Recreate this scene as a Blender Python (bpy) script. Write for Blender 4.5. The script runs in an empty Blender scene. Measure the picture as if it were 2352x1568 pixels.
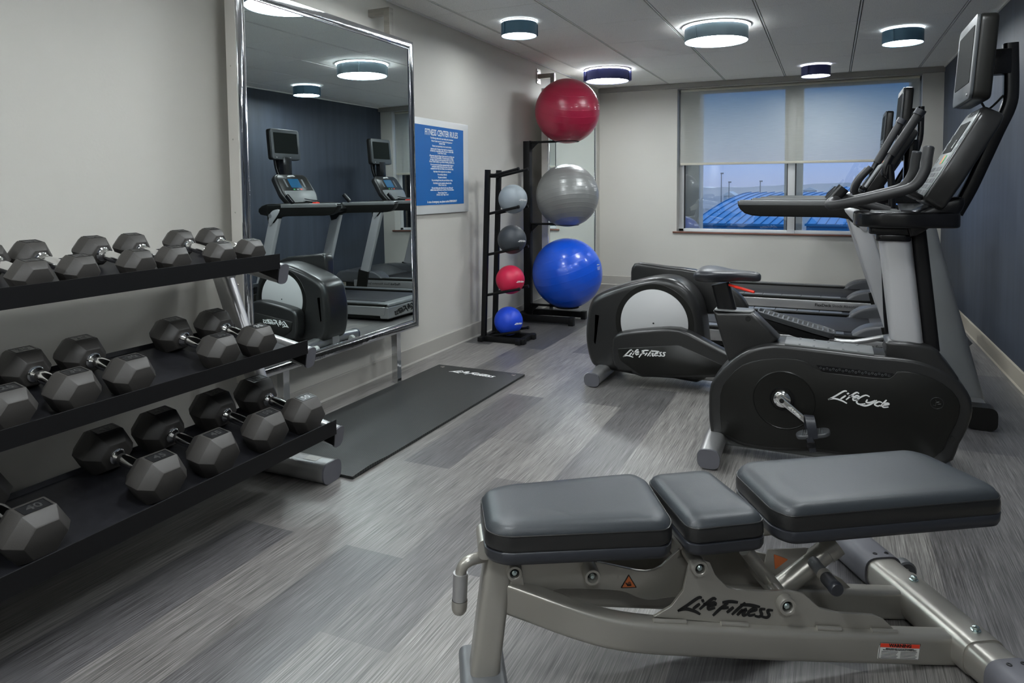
import bpy, bmesh, math, random
from mathutils import Vector, Matrix
random.seed(7)
C = bpy.context.scene.collection
PI = math.pi
def R(d): return math.radians(d)
S = bpy.context.scene
# ------------------------------------------------------------------ camera
F, CX, CY, CAMH = 1627.65, 1176.0, 513.0, 1.13
yaw, pitch, roll = R(24.187), R(2.8835), R(-0.3224)
fw = Vector((-math.sin(yaw)*math.cos(pitch), math.cos(yaw)*math.cos(pitch), -math.sin(pitch)))
rt0 = Vector((math.cos(yaw), math.sin(yaw), 0)); up0 = rt0.cross(fw)
rt = rt0*math.cos(roll)+up0*math.sin(roll); up = -rt0*math.sin(roll)+up0*math.cos(roll)
CAM = Vector((0, 0, CAMH))
cd = bpy.data.cameras.new('camera'); cam = bpy.data.objects.new('camera', cd); C.objects.link(cam)
cam.matrix_world = Matrix(((rt.x, up.x, -fw.x, 0), (rt.y, up.y, -fw.y, 0), (rt.z, up.z, -fw.z, CAMH), (0, 0, 0, 1)))
cd.sensor_width = 36; cd.lens = F/2352*36; cd.shift_y = -(784-CY)/2352; cd.clip_start = .05; cd.clip_end = 2000
S.camera = cam
S.view_settings.view_transform = 'Standard'; S.view_settings.look = 'None'; S.view_settings.gamma = 1
S.view_settings.use_curve_mapping = False; S.view_settings.exposure = 0.6
# ------------------------------------------------------------------ sky (dusk)
w = bpy.data.worlds.new('dusk_sky'); S.world = w; w.use_nodes = True
nt = w.node_tree; nt.nodes.clear()
tc = nt.nodes.new('ShaderNodeTexCoord'); sx = nt.nodes.new('ShaderNodeSeparateXYZ'); mr = nt.nodes.new('ShaderNodeMapRange')
cr = nt.nodes.new('ShaderNodeValToRGB'); bg = nt.nodes.new('ShaderNodeBackground'); wo = nt.nodes.new('ShaderNodeOutputWorld')
mr.inputs['From Min'].default_value = -.02; mr.inputs['From Max'].default_value = .98
nt.links.new(tc.outputs['Generated'], sx.inputs[0]); nt.links.new(sx.outputs['Z'], mr.inputs['Value'])
nt.links.new(mr.outputs[0], cr.inputs[0]); nt.links.new(cr.outputs[0], bg.inputs[0]); nt.links.new(bg.outputs[0], wo.inputs[0])
for i, (p, c) in enumerate([(0, (.26, .28, .36)), (.02, (.26, .31, .47)), (.055, (.24, .33, .56)), (.085, (.19, .32, .55)), (.13, (.09, .24, .48)), (.17, (.025, .14, .42)), (.4, (.5, .64, .92)), (1, (.6, .75, 1.05))]):
    e = cr.color_ramp.elements[i] if i < 2 else cr.color_ramp.elements.new(p)
    e.position = p; e.color = (*c, 1)
bg.inputs[1].default_value = 1.0
# light levels of the ceiling drums (used by the lamp builder)
LAMP_W = 24.5; LAMP_COL = (.93, .98, 1.0)
# ------------------------------------------------------------------ measuring helpers: a picture point on a real plane
def ray(px, py): return rt*((px-CX)/F) - up*((py-CY)/F) + fw
def at(px, py, axis, val):
    d = ray(px, py); i = 'xyz'.index(axis); return CAM + d*((val-CAM[i])/d[i])
def XZ(pts, y):
    out = []
    for p in pts:
        q = at(p[0], p[1], 'y', y); out.append((round(q.x, 4), round(q.z, 4)))
    return out
# ------------------------------------------------------------------ materials
def mat(name, col, rough=.5, metal=0., emit=None, es=1., spec=.5, coat=0., bump=None, noise=None, trans=0.):
    m = bpy.data.materials.new(name); m.use_nodes = True; n = m.node_tree; b = n.nodes['Principled BSDF']
    b.inputs['Base Color'].default_value = (*col, 1); b.inputs['Roughness'].default_value = rough; b.inputs['Metallic'].default_value = metal
    b.inputs['Specular IOR Level'].default_value = spec; b.inputs['Coat Weight'].default_value = coat
    if emit: b.inputs['Emission Color'].default_value = (*emit, 1); b.inputs['Emission Strength'].default_value = es
    if noise or bump:
        t = n.nodes.new('ShaderNodeTexCoord')
    if noise:      # (scale xyz, amount)
        sc, am = noise
        mp = n.nodes.new('ShaderNodeMapping'); mp.inputs['Scale'].default_value = sc
        nz = n.nodes.new('ShaderNodeTexNoise'); nz.inputs['Scale'].default_value = 1; nz.inputs['Detail'].default_value = 5
        r = n.nodes.new('ShaderNodeMapRange'); r.inputs['From Min'].default_value = .3; r.inputs['From Max'].default_value = .7
        r.inputs['To Min'].default_value = 1-am; r.inputs['To Max'].default_value = 1+am
        mx = n.nodes.new('ShaderNodeMix'); mx.data_type = 'RGBA'; mx.blend_type = 'MULTIPLY'; mx.inputs['Factor'].default_value = 1
        mx.inputs['A'].default_value = (*col, 1)
        n.links.new(t.outputs['Object'], mp.inputs[0]); n.links.new(mp.outputs[0], nz.inputs['Vector']); n.links.new(nz.outputs[0], r.inputs[0])
        n.links.new(r.outputs[0], mx.inputs['B']); n.links.new(mx.outputs['Result'], b.inputs['Base Color'])
    if bump:       # (scale xyz, strength, distance)
        sc, st, di = bump
        mp = n.nodes.new('ShaderNodeMapping'); mp.inputs['Scale'].default_value = sc
        nz = n.nodes.new('ShaderNodeTexNoise'); nz.inputs['Scale'].default_value = 1; nz.inputs['Detail'].default_value = 4
        bp = n.nodes.new('ShaderNodeBump'); bp.inputs['Strength'].default_value = st; bp.inputs['Distance'].default_value = di
        n.links.new(t.outputs['Object'], mp.inputs[0]); n.links.new(mp.outputs[0], nz.inputs['Vector']); n.links.new(nz.outputs[0], bp.inputs['Height'])
        n.links.new(bp.outputs[0], b.inputs['Normal'])
    return m
M = {}
M['wall'] = mat('greige_paint', (.56, .545, .50), .62, bump=((90, 90, 90), .15, .002), noise=((1.2, 1.2, 1.2), .02))
M['soffit'] = mat('soffit_paint', (.30, .285, .26), .6)
M['navy'] = mat('navy_wallcovering', (.042, .052, .072), .55, bump=((60, 60, 240), .25, .001), noise=((14, 14, 1.2), .18))
M['basebd'] = mat('baseboard_vinyl', (.40, .385, .35), .5)
M['basebd2'] = mat('baseboard_vinyl_tan', (.42, .38, .31), .5)
M['chrome'] = mat('polished_chrome', (.72, .73, .74), .08, 1., bump=((18, 18, 6), .12, .01))
M['chrome2'] = mat('handle_chrome', (.80, .80, .80), .12, 1.)
M['nickel'] = mat('brushed_nickel', (.42, .40, .37), .32, 1., noise=((8, 8, 60), .12))
M['frameside'] = mat('frame_side_paint', (.56, .54, .50), .5)
M['rubber'] = mat('urethane_rubber', (.041, .038, .035), .5, bump=((400, 400, 400), .25, .0006), noise=((5, 5, 5), .18))
M['numplate'] = mat('number_plate_rubber', (.012, .012, .013), .35)
M['number'] = mat('raised_number', (.045, .045, .045), .35)
M['numlight'] = mat('raised_number_worn_light', (.36, .37, .37), .35)
M['blacksteel'] = mat('black_powder_steel', (.006, .006, .0065), .48, spec=.2, bump=((500, 500, 500), .1, .0004))
M['tray'] = mat('black_tray_mat', (.013, .013, .016), .5, spec=.35, noise=((30, 30, 30), .25), bump=((250, 250, 250), .3, .0006))
M['silver'] = mat('silver_powder', (.44, .44, .44), .33, .75, noise=((3, 3, 3), .04))
M['champ'] = mat('champagne_powder', (.355, .34, .305), .32, .55, bump=((600, 600, 600), .15, .0003))
M['capgrey'] = mat('grey_end_cap', (.11, .11, .125), .5)
M['plastic'] = mat('charcoal_plastic', (.014, .014, .014), .31, spec=.55, bump=((700, 700, 700), .18, .0003))
M['plastic2'] = mat('black_side_panel', (.007, .007, .006), .36, spec=.35, bump=((700, 700, 700), .12, .0003))
M['gloss'] = mat('gloss_black_plastic', (.006, .006, .007), .24, spec=.4)
M['midgrey'] = mat('mid_grey_plastic', (.10, .105, .11), .4)
M['platform'] = mat('top_cover_grey', (.15, .155, .155), .38)
M['discgrey'] = mat('light_grey_disc', (.50, .50, .50), .4)
M['colsilver'] = mat('column_silver', (.56, .56, .57), .34, .45)
M['colshaded'] = mat('elliptical_column_shaded_silver', (.24, .25, .26), .38, .3)  # column silver darkened, the shade it stands in is put into the colour
M['darkgrey'] = mat('dark_grey_paint', (.055, .058, .062), .4)
M['screen'] = mat('screen_glass', (.011, .013, .012), .5, spec=.02)
M['bezel'] = mat('television_bezel', (.045, .050, .054), .4)
M['hood'] = mat('hood_grey', (.075, .078, .085), .36)
M['lcd'] = mat('lit_display', (.005, .04, .09), .2, emit=(.01, .12, .26), es=.22)
M['keys'] = mat('key_pad_grey', (.27, .29, .29), .35)
M['red'] = mat('red_plastic', (.75, .03, .012), .35)
M['green'] = mat('green_key', (.05, .42, .12), .4)
M['orange'] = mat('orange_key', (.72, .22, .05), .4)
M['foam'] = mat('grip_foam', (.020, .020, .021), .5, bump=((500, 500, 500), .2, .0004))
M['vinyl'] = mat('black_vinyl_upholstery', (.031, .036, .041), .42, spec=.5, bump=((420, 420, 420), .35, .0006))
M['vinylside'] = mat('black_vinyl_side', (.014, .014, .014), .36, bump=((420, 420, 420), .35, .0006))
M['padtray'] = mat('moulded_pad_shell', (.022, .024, .030), .38)
M['white'] = mat('white_ink', (.80, .80, .79), .5)
M['logogrey'] = mat('logo_light_grey', (.62, .62, .61), .5)
M['blackink'] = mat('black_ink', (.006, .006, .006), .45)
M['warnorange'] = mat('warning_orange', (.50, .13, .035), .5)
M['labelred'] = mat('warning_red', (.80, .055, .02), .5)
M['paper'] = mat('label_paper', (.62, .62, .59), .55)
M['bolt'] = mat('zinc_bolt', (.50, .60, .60), .25, 1.)
M['signblue'] = mat('sign_blue', (.012, .125, .40), .35)
M['acrylic'] = mat('frosted_sign_backing', (.66, .68, .68), .2)
M['ballred'] = mat('burgundy_ball_vinyl', (.33, .012, .045), .30, coat=.3)
M['ballsilver'] = mat('silver_ball_vinyl', (.26, .265, .26), .32, .25, coat=.2)
M['ballblue'] = mat('blue_ball_vinyl', (.006, .09, .66), .30, coat=.3)
M['medgrey'] = mat('grey_ball_rubber', (.30, .34, .37), .5, bump=((900, 900, 900), .3, .0005))
M['medblack'] = mat('charcoal_ball_rubber', (.045, .052, .062), .5, bump=((900, 900, 900), .3, .0005))
M['medred'] = mat('red_ball_rubber', (.62, .012, .065), .45, bump=((900, 900, 900), .3, .0005))
M['medblue'] = mat('blue_ball_rubber', (.008, .06, .62), .45, bump=((900, 900, 900), .3, .0005))
M['drumsteel'] = mat('steel_blue_drum', (.09, .19, .27), .42, .1)
M['drumgrey'] = mat('blue_grey_drum', (.25, .34, .39), .45, .1)
M['drumnavy'] = mat('navy_violet_drum', (.035, .04, .15), .42, .1)
M['diffuser'] = mat('lit_diffuser', (.9, .9, .9), .5, emit=LAMP_COL, es=LAMP_W)
M['diffuser_back'] = mat('lit_diffuser_bright', (.9, .9, .9), .5, emit=LAMP_COL, es=LAMP_W*1.75)
M['upglow'] = mat('lit_top_gap', (.9, .9, .9), .5, emit=LAMP_COL, es=48.0)
M['upglow_soft'] = mat('lit_top_gap_soft', (.9, .9, .9), .5, emit=LAMP_COL, es=1.6)
M['plate'] = mat('white_lamp_plate', (.78, .78, .78), .4)
M['alu'] = mat('window_aluminium', (.66, .67, .67), .4, .15)
M['sill'] = mat('redwood_sill', (.19, .085, .06), .28, noise=((3, 60, 60), .3))
M['sillmetal'] = mat('sill_metal', (.42, .43, .46), .2, .8)
M['masonry'] = mat('tan_masonry', (.66, .61, .52), .8)
M['hem'] = mat('shade_hem', (.52, .50, .42), .6)
M['roofblue'] = mat('blue_metal_roof', (.001, .19, .46), .35, .2, noise=((.6, .6, .6), .06))
M['roofband'] = mat('blue_metal_fascia', (.001, .13, .31), .35, .2)
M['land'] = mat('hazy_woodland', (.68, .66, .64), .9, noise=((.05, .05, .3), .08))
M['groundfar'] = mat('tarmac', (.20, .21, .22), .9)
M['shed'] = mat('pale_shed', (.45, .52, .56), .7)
M['polegrey'] = mat('pole_grey', (.16, .18, .20), .5)
M['outlet'] = mat('outlet_plastic', (.55, .55, .53), .4)

def mirror_mat():
    m = bpy.data.materials.new('silvered_mirror'); m.use_nodes = True; b = m.node_tree.nodes['Principled BSDF']
    b.inputs['Base Color'].default_value = (.88, .97, .97, 1); b.inputs['Metallic'].default_value = 1; b.inputs['Roughness'].default_value = .0
    return m
M['mirror'] = mirror_mat()
def glass_mat():
    m = bpy.data.materials.new('window_glass'); m.use_nodes = True; n = m.node_tree; n.nodes.clear()
    o = n.nodes.new('ShaderNodeOutputMaterial'); t = n.nodes.new('ShaderNodeBsdfTransparent'); g = n.nodes.new('ShaderNodeBsdfGlossy')
    g.inputs['Roughness'].default_value = .01; t.inputs[0].default_value = (.93, .97, 1, 1); g.inputs[0].default_value = (1, 1, 1, 1)
    f = n.nodes.new('ShaderNodeFresnel'); f.inputs[0].default_value = 1.95; x = n.nodes.new('ShaderNodeMixShader')
    n.links.new(f.outputs[0], x.inputs[0]); n.links.new(t.outputs[0], x.inputs[1]); n.links.new(g.outputs[0], x.inputs[2]); n.links.new(x.outputs[0], o.inputs[0])
    return m
M['glass'] = glass_mat()
def shade_mat():
    m = bpy.data.materials.new('roller_shade_mesh'); m.use_nodes = True; n = m.node_tree; n.nodes.clear()
    o = n.nodes.new('ShaderNodeOutputMaterial'); t = n.nodes.new('ShaderNodeBsdfTransparent'); d = n.nodes.new('ShaderNodeBsdfDiffuse')
    t.inputs[0].default_value = (1, 1, 1, 1); d.inputs[0].default_value = (.56, .56, .51, 1)
    x = n.nodes.new('ShaderNodeMixShader'); x.inputs[0].default_value = .48
    c = n.nodes.new('ShaderNodeTexCoord'); mp = n.nodes.new('ShaderNodeMapping'); mp.inputs['Scale'].default_value = (8, 8, 260)
    nz = n.nodes.new('ShaderNodeTexNoise'); nz.inputs['Scale'].default_value = 1; r = n.nodes.new('ShaderNodeMapRange')
    r.inputs['To Min'].default_value = .42; r.inputs['To Max'].default_value = .54
    n.links.new(c.outputs['Object'], mp.inputs[0]); n.links.new(mp.outputs[0], nz.inputs['Vector']); n.links.new(nz.outputs[0], r.inputs[0]); n.links.new(r.outputs[0], x.inputs[0])
    n.links.new(t.outputs[0], x.inputs[1]); n.links.new(d.outputs[0], x.inputs[2]); n.links.new(x.outputs[0], o.inputs[0])
    return m
M['glass_upper'] = glass_mat(); M['glass_upper'].name = 'weak_reflection_glass'
M['glass_upper'].node_tree.nodes['Fresnel'].inputs[0].default_value = 1.06  # same glass, reflection weakened to keep lamp glints out behind the roller shade
M['shade'] = shade_mat()
def floor_mat():
    m = bpy.data.materials.new('grey_plank_vinyl'); m.use_nodes = True; n = m.node_tree; b = n.nodes['Principled BSDF']
    N = n.nodes.new; L = n.links.new
    t = N('ShaderNodeTexCoord'); rot = N('ShaderNodeMapping'); rot.inputs['Rotation'].default_value = (0, 0, R(90)); rot.inputs['Location'].default_value = (.35, .115, 0)
    br = N('ShaderNodeTexBrick'); br.inputs['Scale'].default_value = 1; br.inputs['Brick Width'].default_value = 1.05; br.inputs['Row Height'].default_value = .212
    br.inputs['Mortar Size'].default_value = .0; br.offset = .37; br.offset_frequency = 2; br.inputs['Bias'].default_value = 0
    br.inputs['Color1'].default_value = (0, 0, 0, 1); br.inputs['Color2'].default_value = (1, 1, 1, 1)
    L(t.outputs['Object'], rot.inputs[0]); L(rot.outputs[0], br.inputs['Vector'])
    cr = N('ShaderNodeValToRGB'); e = cr.color_ramp.elements
    e[0].position = 0; e[0].color = (.078, .076, .080, 1); e[1].position = 1; e[1].color = (.205, .195, .185, 1)
    e2 = cr.color_ramp.elements.new(.5); e2.color = (.140, .133, .128, 1)
    L(br.outputs['Color'], cr.inputs[0])
    def streak(sx, sy, det):
        mp = N('ShaderNodeMapping'); mp.inputs['Scale'].default_value = (sx, sy, 1)
        nz = N('ShaderNodeTexNoise'); nz.inputs['Scale'].default_value = 1; nz.inputs['Detail'].default_value = det; nz.inputs['Roughness'].default_value = .6
        L(t.outputs['Object'], mp.inputs[0]); L(mp.outputs[0], nz.inputs['Vector']); return nz
    n1 = streak(330, 5, 3); n2 = streak(38, 1.2, 3); n3 = streak(900, 14, 2)
    def rng(nz, lo, hi, a=.35, c=.65):
        r = N('ShaderNodeMapRange'); r.inputs['From Min'].default_value = a; r.inputs['From Max'].default_value = c
        r.inputs['To Min'].default_value = lo; r.inputs['To Max'].default_value = hi; L(nz.outputs[0], r.inputs[0]); return r
    def mul(a, bb):
        x = N('ShaderNodeMix'); x.data_type = 'RGBA'; x.blend_type = 'MULTIPLY'; x.inputs['Factor'].default_value = 1
        L(a, x.inputs['A']); L(bb, x.inputs['B']); return x.outputs['Result']
    c = mul(cr.outputs[0], rng(n1, .50, 1.52).outputs[0]); c = mul(c, rng(n2, .88, 1.12).outputs[0]); c = mul(c, rng(n3, .80, 1.2).outputs[0])
    L(c, b.inputs['Base Color'])
    b.inputs['Roughness'].default_value = .34; b.inputs['Specular IOR Level'].default_value = .5
    bp = N('ShaderNodeBump'); bp.inputs['Strength'].default_value = .35; bp.inputs['Distance'].default_value = .0008
    L(n1.outputs[0], bp.inputs['Height']); L(bp.outputs[0], b.inputs['Normal'])
    return m
M['floor'] = floor_mat()
def ceil_mat():
    m = bpy.data.materials.new('acoustic_tile'); m.use_nodes = True; n = m.node_tree; b = n.nodes['Principled BSDF']
    N = n.nodes.new; L = n.links.new; t = N('ShaderNodeTexCoord')
    nz = N('ShaderNodeTexNoise'); nz.inputs['Scale'].default_value = 240; nz.inputs['Detail'].default_value = 3
    r = N('ShaderNodeMapRange'); r.inputs['From Min'].default_value = .36; r.inputs['From Max'].default_value = .46; r.inputs['To Min'].default_value = .70; r.inputs['To Max'].default_value = 1
    x = N('ShaderNodeMix'); x.data_type = 'RGBA'; x.blend_type = 'MULTIPLY'; x.inputs['Factor'].default_value = 1; x.inputs['A'].default_value = (.93, .915, .87, 1)
    L(t.outputs['Object'], nz.inputs['Vector']); L(nz.outputs[0], r.inputs[0]); L(r.outputs[0], x.inputs['B']); L(x.outputs['Result'], b.inputs['Base Color'])
    b.inputs['Roughness'].default_value = .9
    bp = N('ShaderNodeBump'); bp.inputs['Strength'].default_value = .4; bp.inputs['Distance'].default_value = .001; L(nz.outputs[0], bp.inputs['Height']); L(bp.outputs[0], b.inputs['Normal'])
    return m
M['tile'] = ceil_mat(); M['grid'] = mat('ceiling_grid_metal', (.78, .77, .73), .5); M['gridgap'] = mat('ceiling_reveal', (.10, .10, .095), .7)
def mat_rib():
    m = mat('ribbed_exercise_mat', (.012, .0145, .014), .40); n = m.node_tree; b = n.nodes['Principled BSDF']
    N = n.nodes.new; L = n.links.new; t = N('ShaderNodeTexCoord'); mp = N('ShaderNodeMapping'); mp.inputs['Rotation'].default_value = (0, 0, R(22))
    wv = N('ShaderNodeTexWave'); wv.inputs['Scale'].default_value = 52; wv.inputs['Distortion'].default_value = .6; wv.inputs['Detail'].default_value = 1
    bp = N('ShaderNodeBump'); bp.inputs['Strength'].default_value = .7; bp.inputs['Distance'].default_value = .0012
    L(t.outputs['Object'], mp.inputs[0]); L(mp.outputs[0], wv.inputs['Vector']); L(wv.outputs['Color'], bp.inputs['Height']); L(bp.outputs[0], b.inputs['Normal'])
    return m
M['mat'] = mat_rib()

# ------------------------------------------------------------------ geometry helpers
def bev(bm, edges, off, seg=3):
    if edges: bmesh.ops.bevel(bm, geom=edges, offset=off, segments=seg, profile=.5, affect='EDGES', clamp_overlap=True)
def sharp_edges(bm, ang=40, fs=None):
    out = []
    for e in bm.edges:
        if fs is not None and not any(f in fs for f in e.link_faces): continue
        if len(e.link_faces) == 2 and e.calc_face_angle(0) > R(ang): out.append(e)
    return out
def merge(bm, b2, mtx=None):
    if mtx is not None: b2.transform(mtx)
    me = bpy.data.meshes.new('t'); b2.to_mesh(me); bm.from_mesh(me); bpy.data.meshes.remove(me); b2.free(); return bm
def new(): return bmesh.new()
def box(bm, x0, x1, y0, y1, z0, z1, b=0, seg=2, mtx=None):
    t = bmesh.new(); bmesh.ops.create_cube(t, size=1)
    for v in t.verts: v.co = Vector((x0+(v.co.x+.5)*(x1-x0), y0+(v.co.y+.5)*(y1-y0), z0+(v.co.z+.5)*(z1-z0)))
    if b: bev(t, list(t.edges), b, seg)
    return merge(bm, t, mtx)
def smooth2(pts, n=4, closed=True, keep=0.0):
    # Catmull-Rom through the points
    out = []; N_ = len(pts); rngN = N_ if closed else N_-1
    for i in range(rngN):
        P = [pts[(i+k) % N_] if closed else pts[max(0, min(N_-1, i+k))] for k in (-1, 0, 1, 2)]
        for j in range(n):
            t = j/n; t2 = t*t; t3 = t2*t
            out.append(tuple(.5*((2*P[1][a])+(-P[0][a]+P[2][a])*t+(2*P[0][a]-5*P[1][a]+4*P[2][a]-P[3][a])*t2+(-P[0][a]+3*P[1][a]-3*P[2][a]+P[3][a])*t3) for a in range(len(pts[0]))))
    if not closed: out.append(tuple(pts[-1]))
    return out
def rounded(pts, r, n=5):
    # polygon with every corner rounded by radius r
    out = []; L = len(pts)
    for i in range(L):
        a, b, c = Vector(pts[i-1]), Vector(pts[i]), Vector(pts[(i+1) % L])
        u = (a-b); v = (c-b); rr = min(r, u.length*.45, v.length*.45)
        p = b+u.normalized()*rr; q = b+v.normalized()*rr
        for k in range(n+1):
            t = k/n; out.append(tuple((1-t)**2*p+2*t*(1-t)*b+t*t*q))
    return out
def prism(bm, poly, a0, a1, axis='y', b=0, seg=3, mtx=None):
    # poly lies in the plane across `axis`: (x,z) for y, (x,y) for z, (y,z) for x
    t = bmesh.new()
    def mk(p, a): return Vector((p[0], a, p[1])) if axis == 'y' else Vector((p[0], p[1], a)) if axis == 'z' else Vector((a, p[0], p[1]))
    lo = [t.verts.new(mk(p, a0)) for p in poly]; hi = [t.verts.new(mk(p, a1)) for p in poly]; n = len(poly)
    f0 = t.faces.new(lo); f1 = t.faces.new(hi)
    for i in range(n): t.faces.new((lo[i], lo[(i+1) % n], hi[(i+1) % n], hi[i]))
    bmesh.ops.recalc_face_normals(t, faces=list(t.faces))
    if b:
        es = list({e for f in (f0, f1) for e in f.edges}); bev(t, es, b, seg)
    return merge(bm, t, mtx)
def stadium(w, h, n=8):
    # outline, w across, h tall, fully rounded on the short side
    r = min(w, h)/2; out = []
    cx, cz = (w/2-r), (h/2-r)
    for k in range(4*n):
        a = 2*PI*(k+.5)/(4*n); out.append((math.copysign(cx, math.cos(a))+r*math.cos(a), math.copysign(cz, math.sin(a))+r*math.sin(a)))
    return out
def rrect(w, h, r, n=4):
    return rounded([(-w/2, -h/2), (w/2, -h/2), (w/2, h/2), (-w/2, h/2)], r, n)
def sweep(bm, path, sec, upv=(0, 0, 1), caps=True, taper=None):
    # sweep a closed 2D section (side, up) along a 3D path
    path = [Vector(p) for p in path]; rings = []; N_ = len(path); upv = Vector(upv); prev = None
    for i, p in enumerate(path):
        d = (path[min(i+1, N_-1)]-path[max(i-1, 0)]).normalized()
        if prev is None:
            s = d.cross(upv)
            if s.length < 1e-4: s = d.cross(Vector((1, 0, 0)))
            s.normalize()
        else:
            s = (prev - d*prev.dot(d)).normalized()
        prev = s; u = s.cross(d).normalized(); k = taper[i] if taper else 1
        rings.append([bm.verts.new(p + s*q[0]*k + u*q[1]*k) for q in sec])
    n = len(sec)
    for a, b in zip(rings, rings[1:]):
        for j in range(n): bm.faces.new((a[j], a[(j+1) % n], b[(j+1) % n], b[j]))
    if caps:
        bm.faces.new(rings[0][::-1]); bm.faces.new(rings[-1])
    return bm
def circ(r, n=16): return [(r*math.cos(2*PI*k/n), r*math.sin(2*PI*k/n)) for k in range(n)]
def tube(bm, path, r, n=16, sm=0, **k):
    if sm: path = smooth2([tuple(p) for p in path], sm, closed=False)
    return sweep(bm, path, circ(r, n), **k)
def lathe(bm, prof, n=32, mtx=None, axis='z', close=False):
    # prof: (radius, along)
    t = bmesh.new(); rings = []
    for r, h in prof:
        if r < 1e-6: rings.append([t.verts.new((0, 0, h))])
        else: rings.append([t.verts.new((r*math.cos(2*PI*k/n), r*math.sin(2*PI*k/n), h)) for k in range(n)])
    for a, b in zip(rings, rings[1:]):
        for k in range(n):
            k2 = (k+1) % n
            if len(a) == 1 and len(b) == 1: continue
            if len(a) == 1: t.faces.new((a[0], b[k2], b[k]))
            elif len(b) == 1: t.faces.new((a[k], a[k2], b[0]))
            else: t.faces.new((a[k], a[k2], b[k2], b[k]))
    bmesh.ops.recalc_face_normals(t, faces=list(t.faces))
    if axis == 'y': t.transform(Matrix.Rotation(R(-90), 4, 'X'))
    if axis == 'x': t.transform(Matrix.Rotation(R(90), 4, 'Y'))
    return merge(bm, t, mtx)
def T(x, y, z): return Matrix.Translation((x, y, z))
def frame(o, u, v):
    u = Vector(u).normalized(); v = Vector(v); v = (v-u*v.dot(u)).normalized(); n = u.cross(v)
    return Matrix(((u.x, v.x, n.x, o[0]), (u.y, v.y, n.y, o[1]), (u.z, v.z, n.z, o[2]), (0, 0, 0, 1)))
def obj(name, bm, m, parent=None, ang=38, label=None, smooth=True, kind=None):
    me = bpy.data.meshes.new(name)
    bmesh.ops.recalc_face_normals(bm, faces=list(bm.faces)); bm.to_mesh(me); bm.free()
    me.materials.append(M[m] if isinstance(m, str) else m)
    if smooth:
        me.polygons.foreach_set('use_smooth', [True]*len(me.polygons)); me.set_sharp_from_angle(angle=R(ang))
    o = bpy.data.objects.new(name, me); C.objects.link(o)
    if parent: o.parent = parent
    if label: o['label'] = label
    if kind: o['kind'] = kind
    return o
def struct(name, bm, m, label=None, **k):
    o = obj(name, bm, m, **k); o['kind'] = 'structure'
    return o
def thing(name, label, cat, loc=(0, 0, 0), rot=(0, 0, 0), group=None):
    o = bpy.data.objects.new(name, None); C.objects.link(o); o.location = loc; o.rotation_euler = rot; o.empty_display_size = .05
    o['label'] = label; o['category'] = cat
    if group: o['group'] = group
    return o
def tag(o, label, cat, group=None, kind=None):
    o['label'] = label; o['category'] = cat
    if group: o['group'] = group
    if kind: o['kind'] = kind
    return o
def dup(root, loc, rot, label, group=None):
    r = root.copy(); C.objects.link(r); r.location = loc; r.rotation_euler = rot; r['label'] = label
    if group: r['group'] = group
    for ch in list(root.children):
        c = ch.copy(); C.objects.link(c); c.parent = r
        for g in ch.children:
            d = g.copy(); C.objects.link(d); d.parent = c
    return r
def text(bm, s, size, mtx, align='CENTER', ext=.0004, sxy=(1, 1), off=0):
    cu = bpy.data.curves.new('t', 'FONT'); cu.body = s; cu.size = size; cu.align_x = align; cu.align_y = 'CENTER'; cu.extrude = ext; cu.resolution_u = 2; cu.offset = off
    o = bpy.data.objects.new('t', cu); me = bpy.data.meshes.new_from_object(o)
    t = bmesh.new(); t.from_mesh(me); t.transform(mtx @ Matrix.Diagonal((sxy[0], sxy[1], 1, 1)))
    bpy.data.objects.remove(o); bpy.data.curves.remove(cu); bpy.data.meshes.remove(me)
    return merge(bm, t)
# brush lettering, drawn as strokes
LIFE = [[(585, 797), (545, 800), (440, 880), (348, 942)], [(350, 938), (430, 918), (520, 935), (588, 968)], [(572, 858), (506, 914)], [(586, 834), (612, 820)],
        [(738, 812), (705, 800), (640, 852), (575, 918)], [(608, 862), (676, 856)], [(668, 885), (738, 860), (712, 842), (668, 878), (672, 914), (738, 896)]]
FITNESS = [[(972, 832), (890, 826), (806, 838)], [(868, 842), (790, 905), (722, 978)], [(792, 897), (880, 888)], [(932, 882), (866, 942)], [(1052, 832), (985, 895), (922, 962)],
           [(998, 858), (1100, 856), (1212, 872)], [(1034, 902), (978, 966)], [(992, 942), (1068, 898), (1042, 946), (1052, 966), (1088, 950)],
           [(1110, 928), (1178, 902), (1150, 888), (1098, 930), (1112, 964), (1172, 950)], [(1272, 893), (1222, 897), (1228, 925), (1240, 950), (1215, 974), (1168, 966)],
           [(1356, 904), (1302, 902), (1308, 932), (1322, 955), (1296, 980), (1240, 970)]]
CYCLE = [[(1290, 427), (1262, 419), (1215, 450), (1203, 480), (1222, 493), (1262, 484)], [(1276, 450), (1268, 470), (1290, 472), (1330, 450)], [(1340, 448), (1300, 482), (1262, 500), (1226, 497)],
         [(1376, 462), (1352, 458), (1325, 480), (1345, 492), (1362, 484)], [(1404, 438), (1364, 492)], [(1385, 482), (1420, 470), (1408, 462), (1380, 480), (1384, 496), (1418, 490)]]
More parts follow.
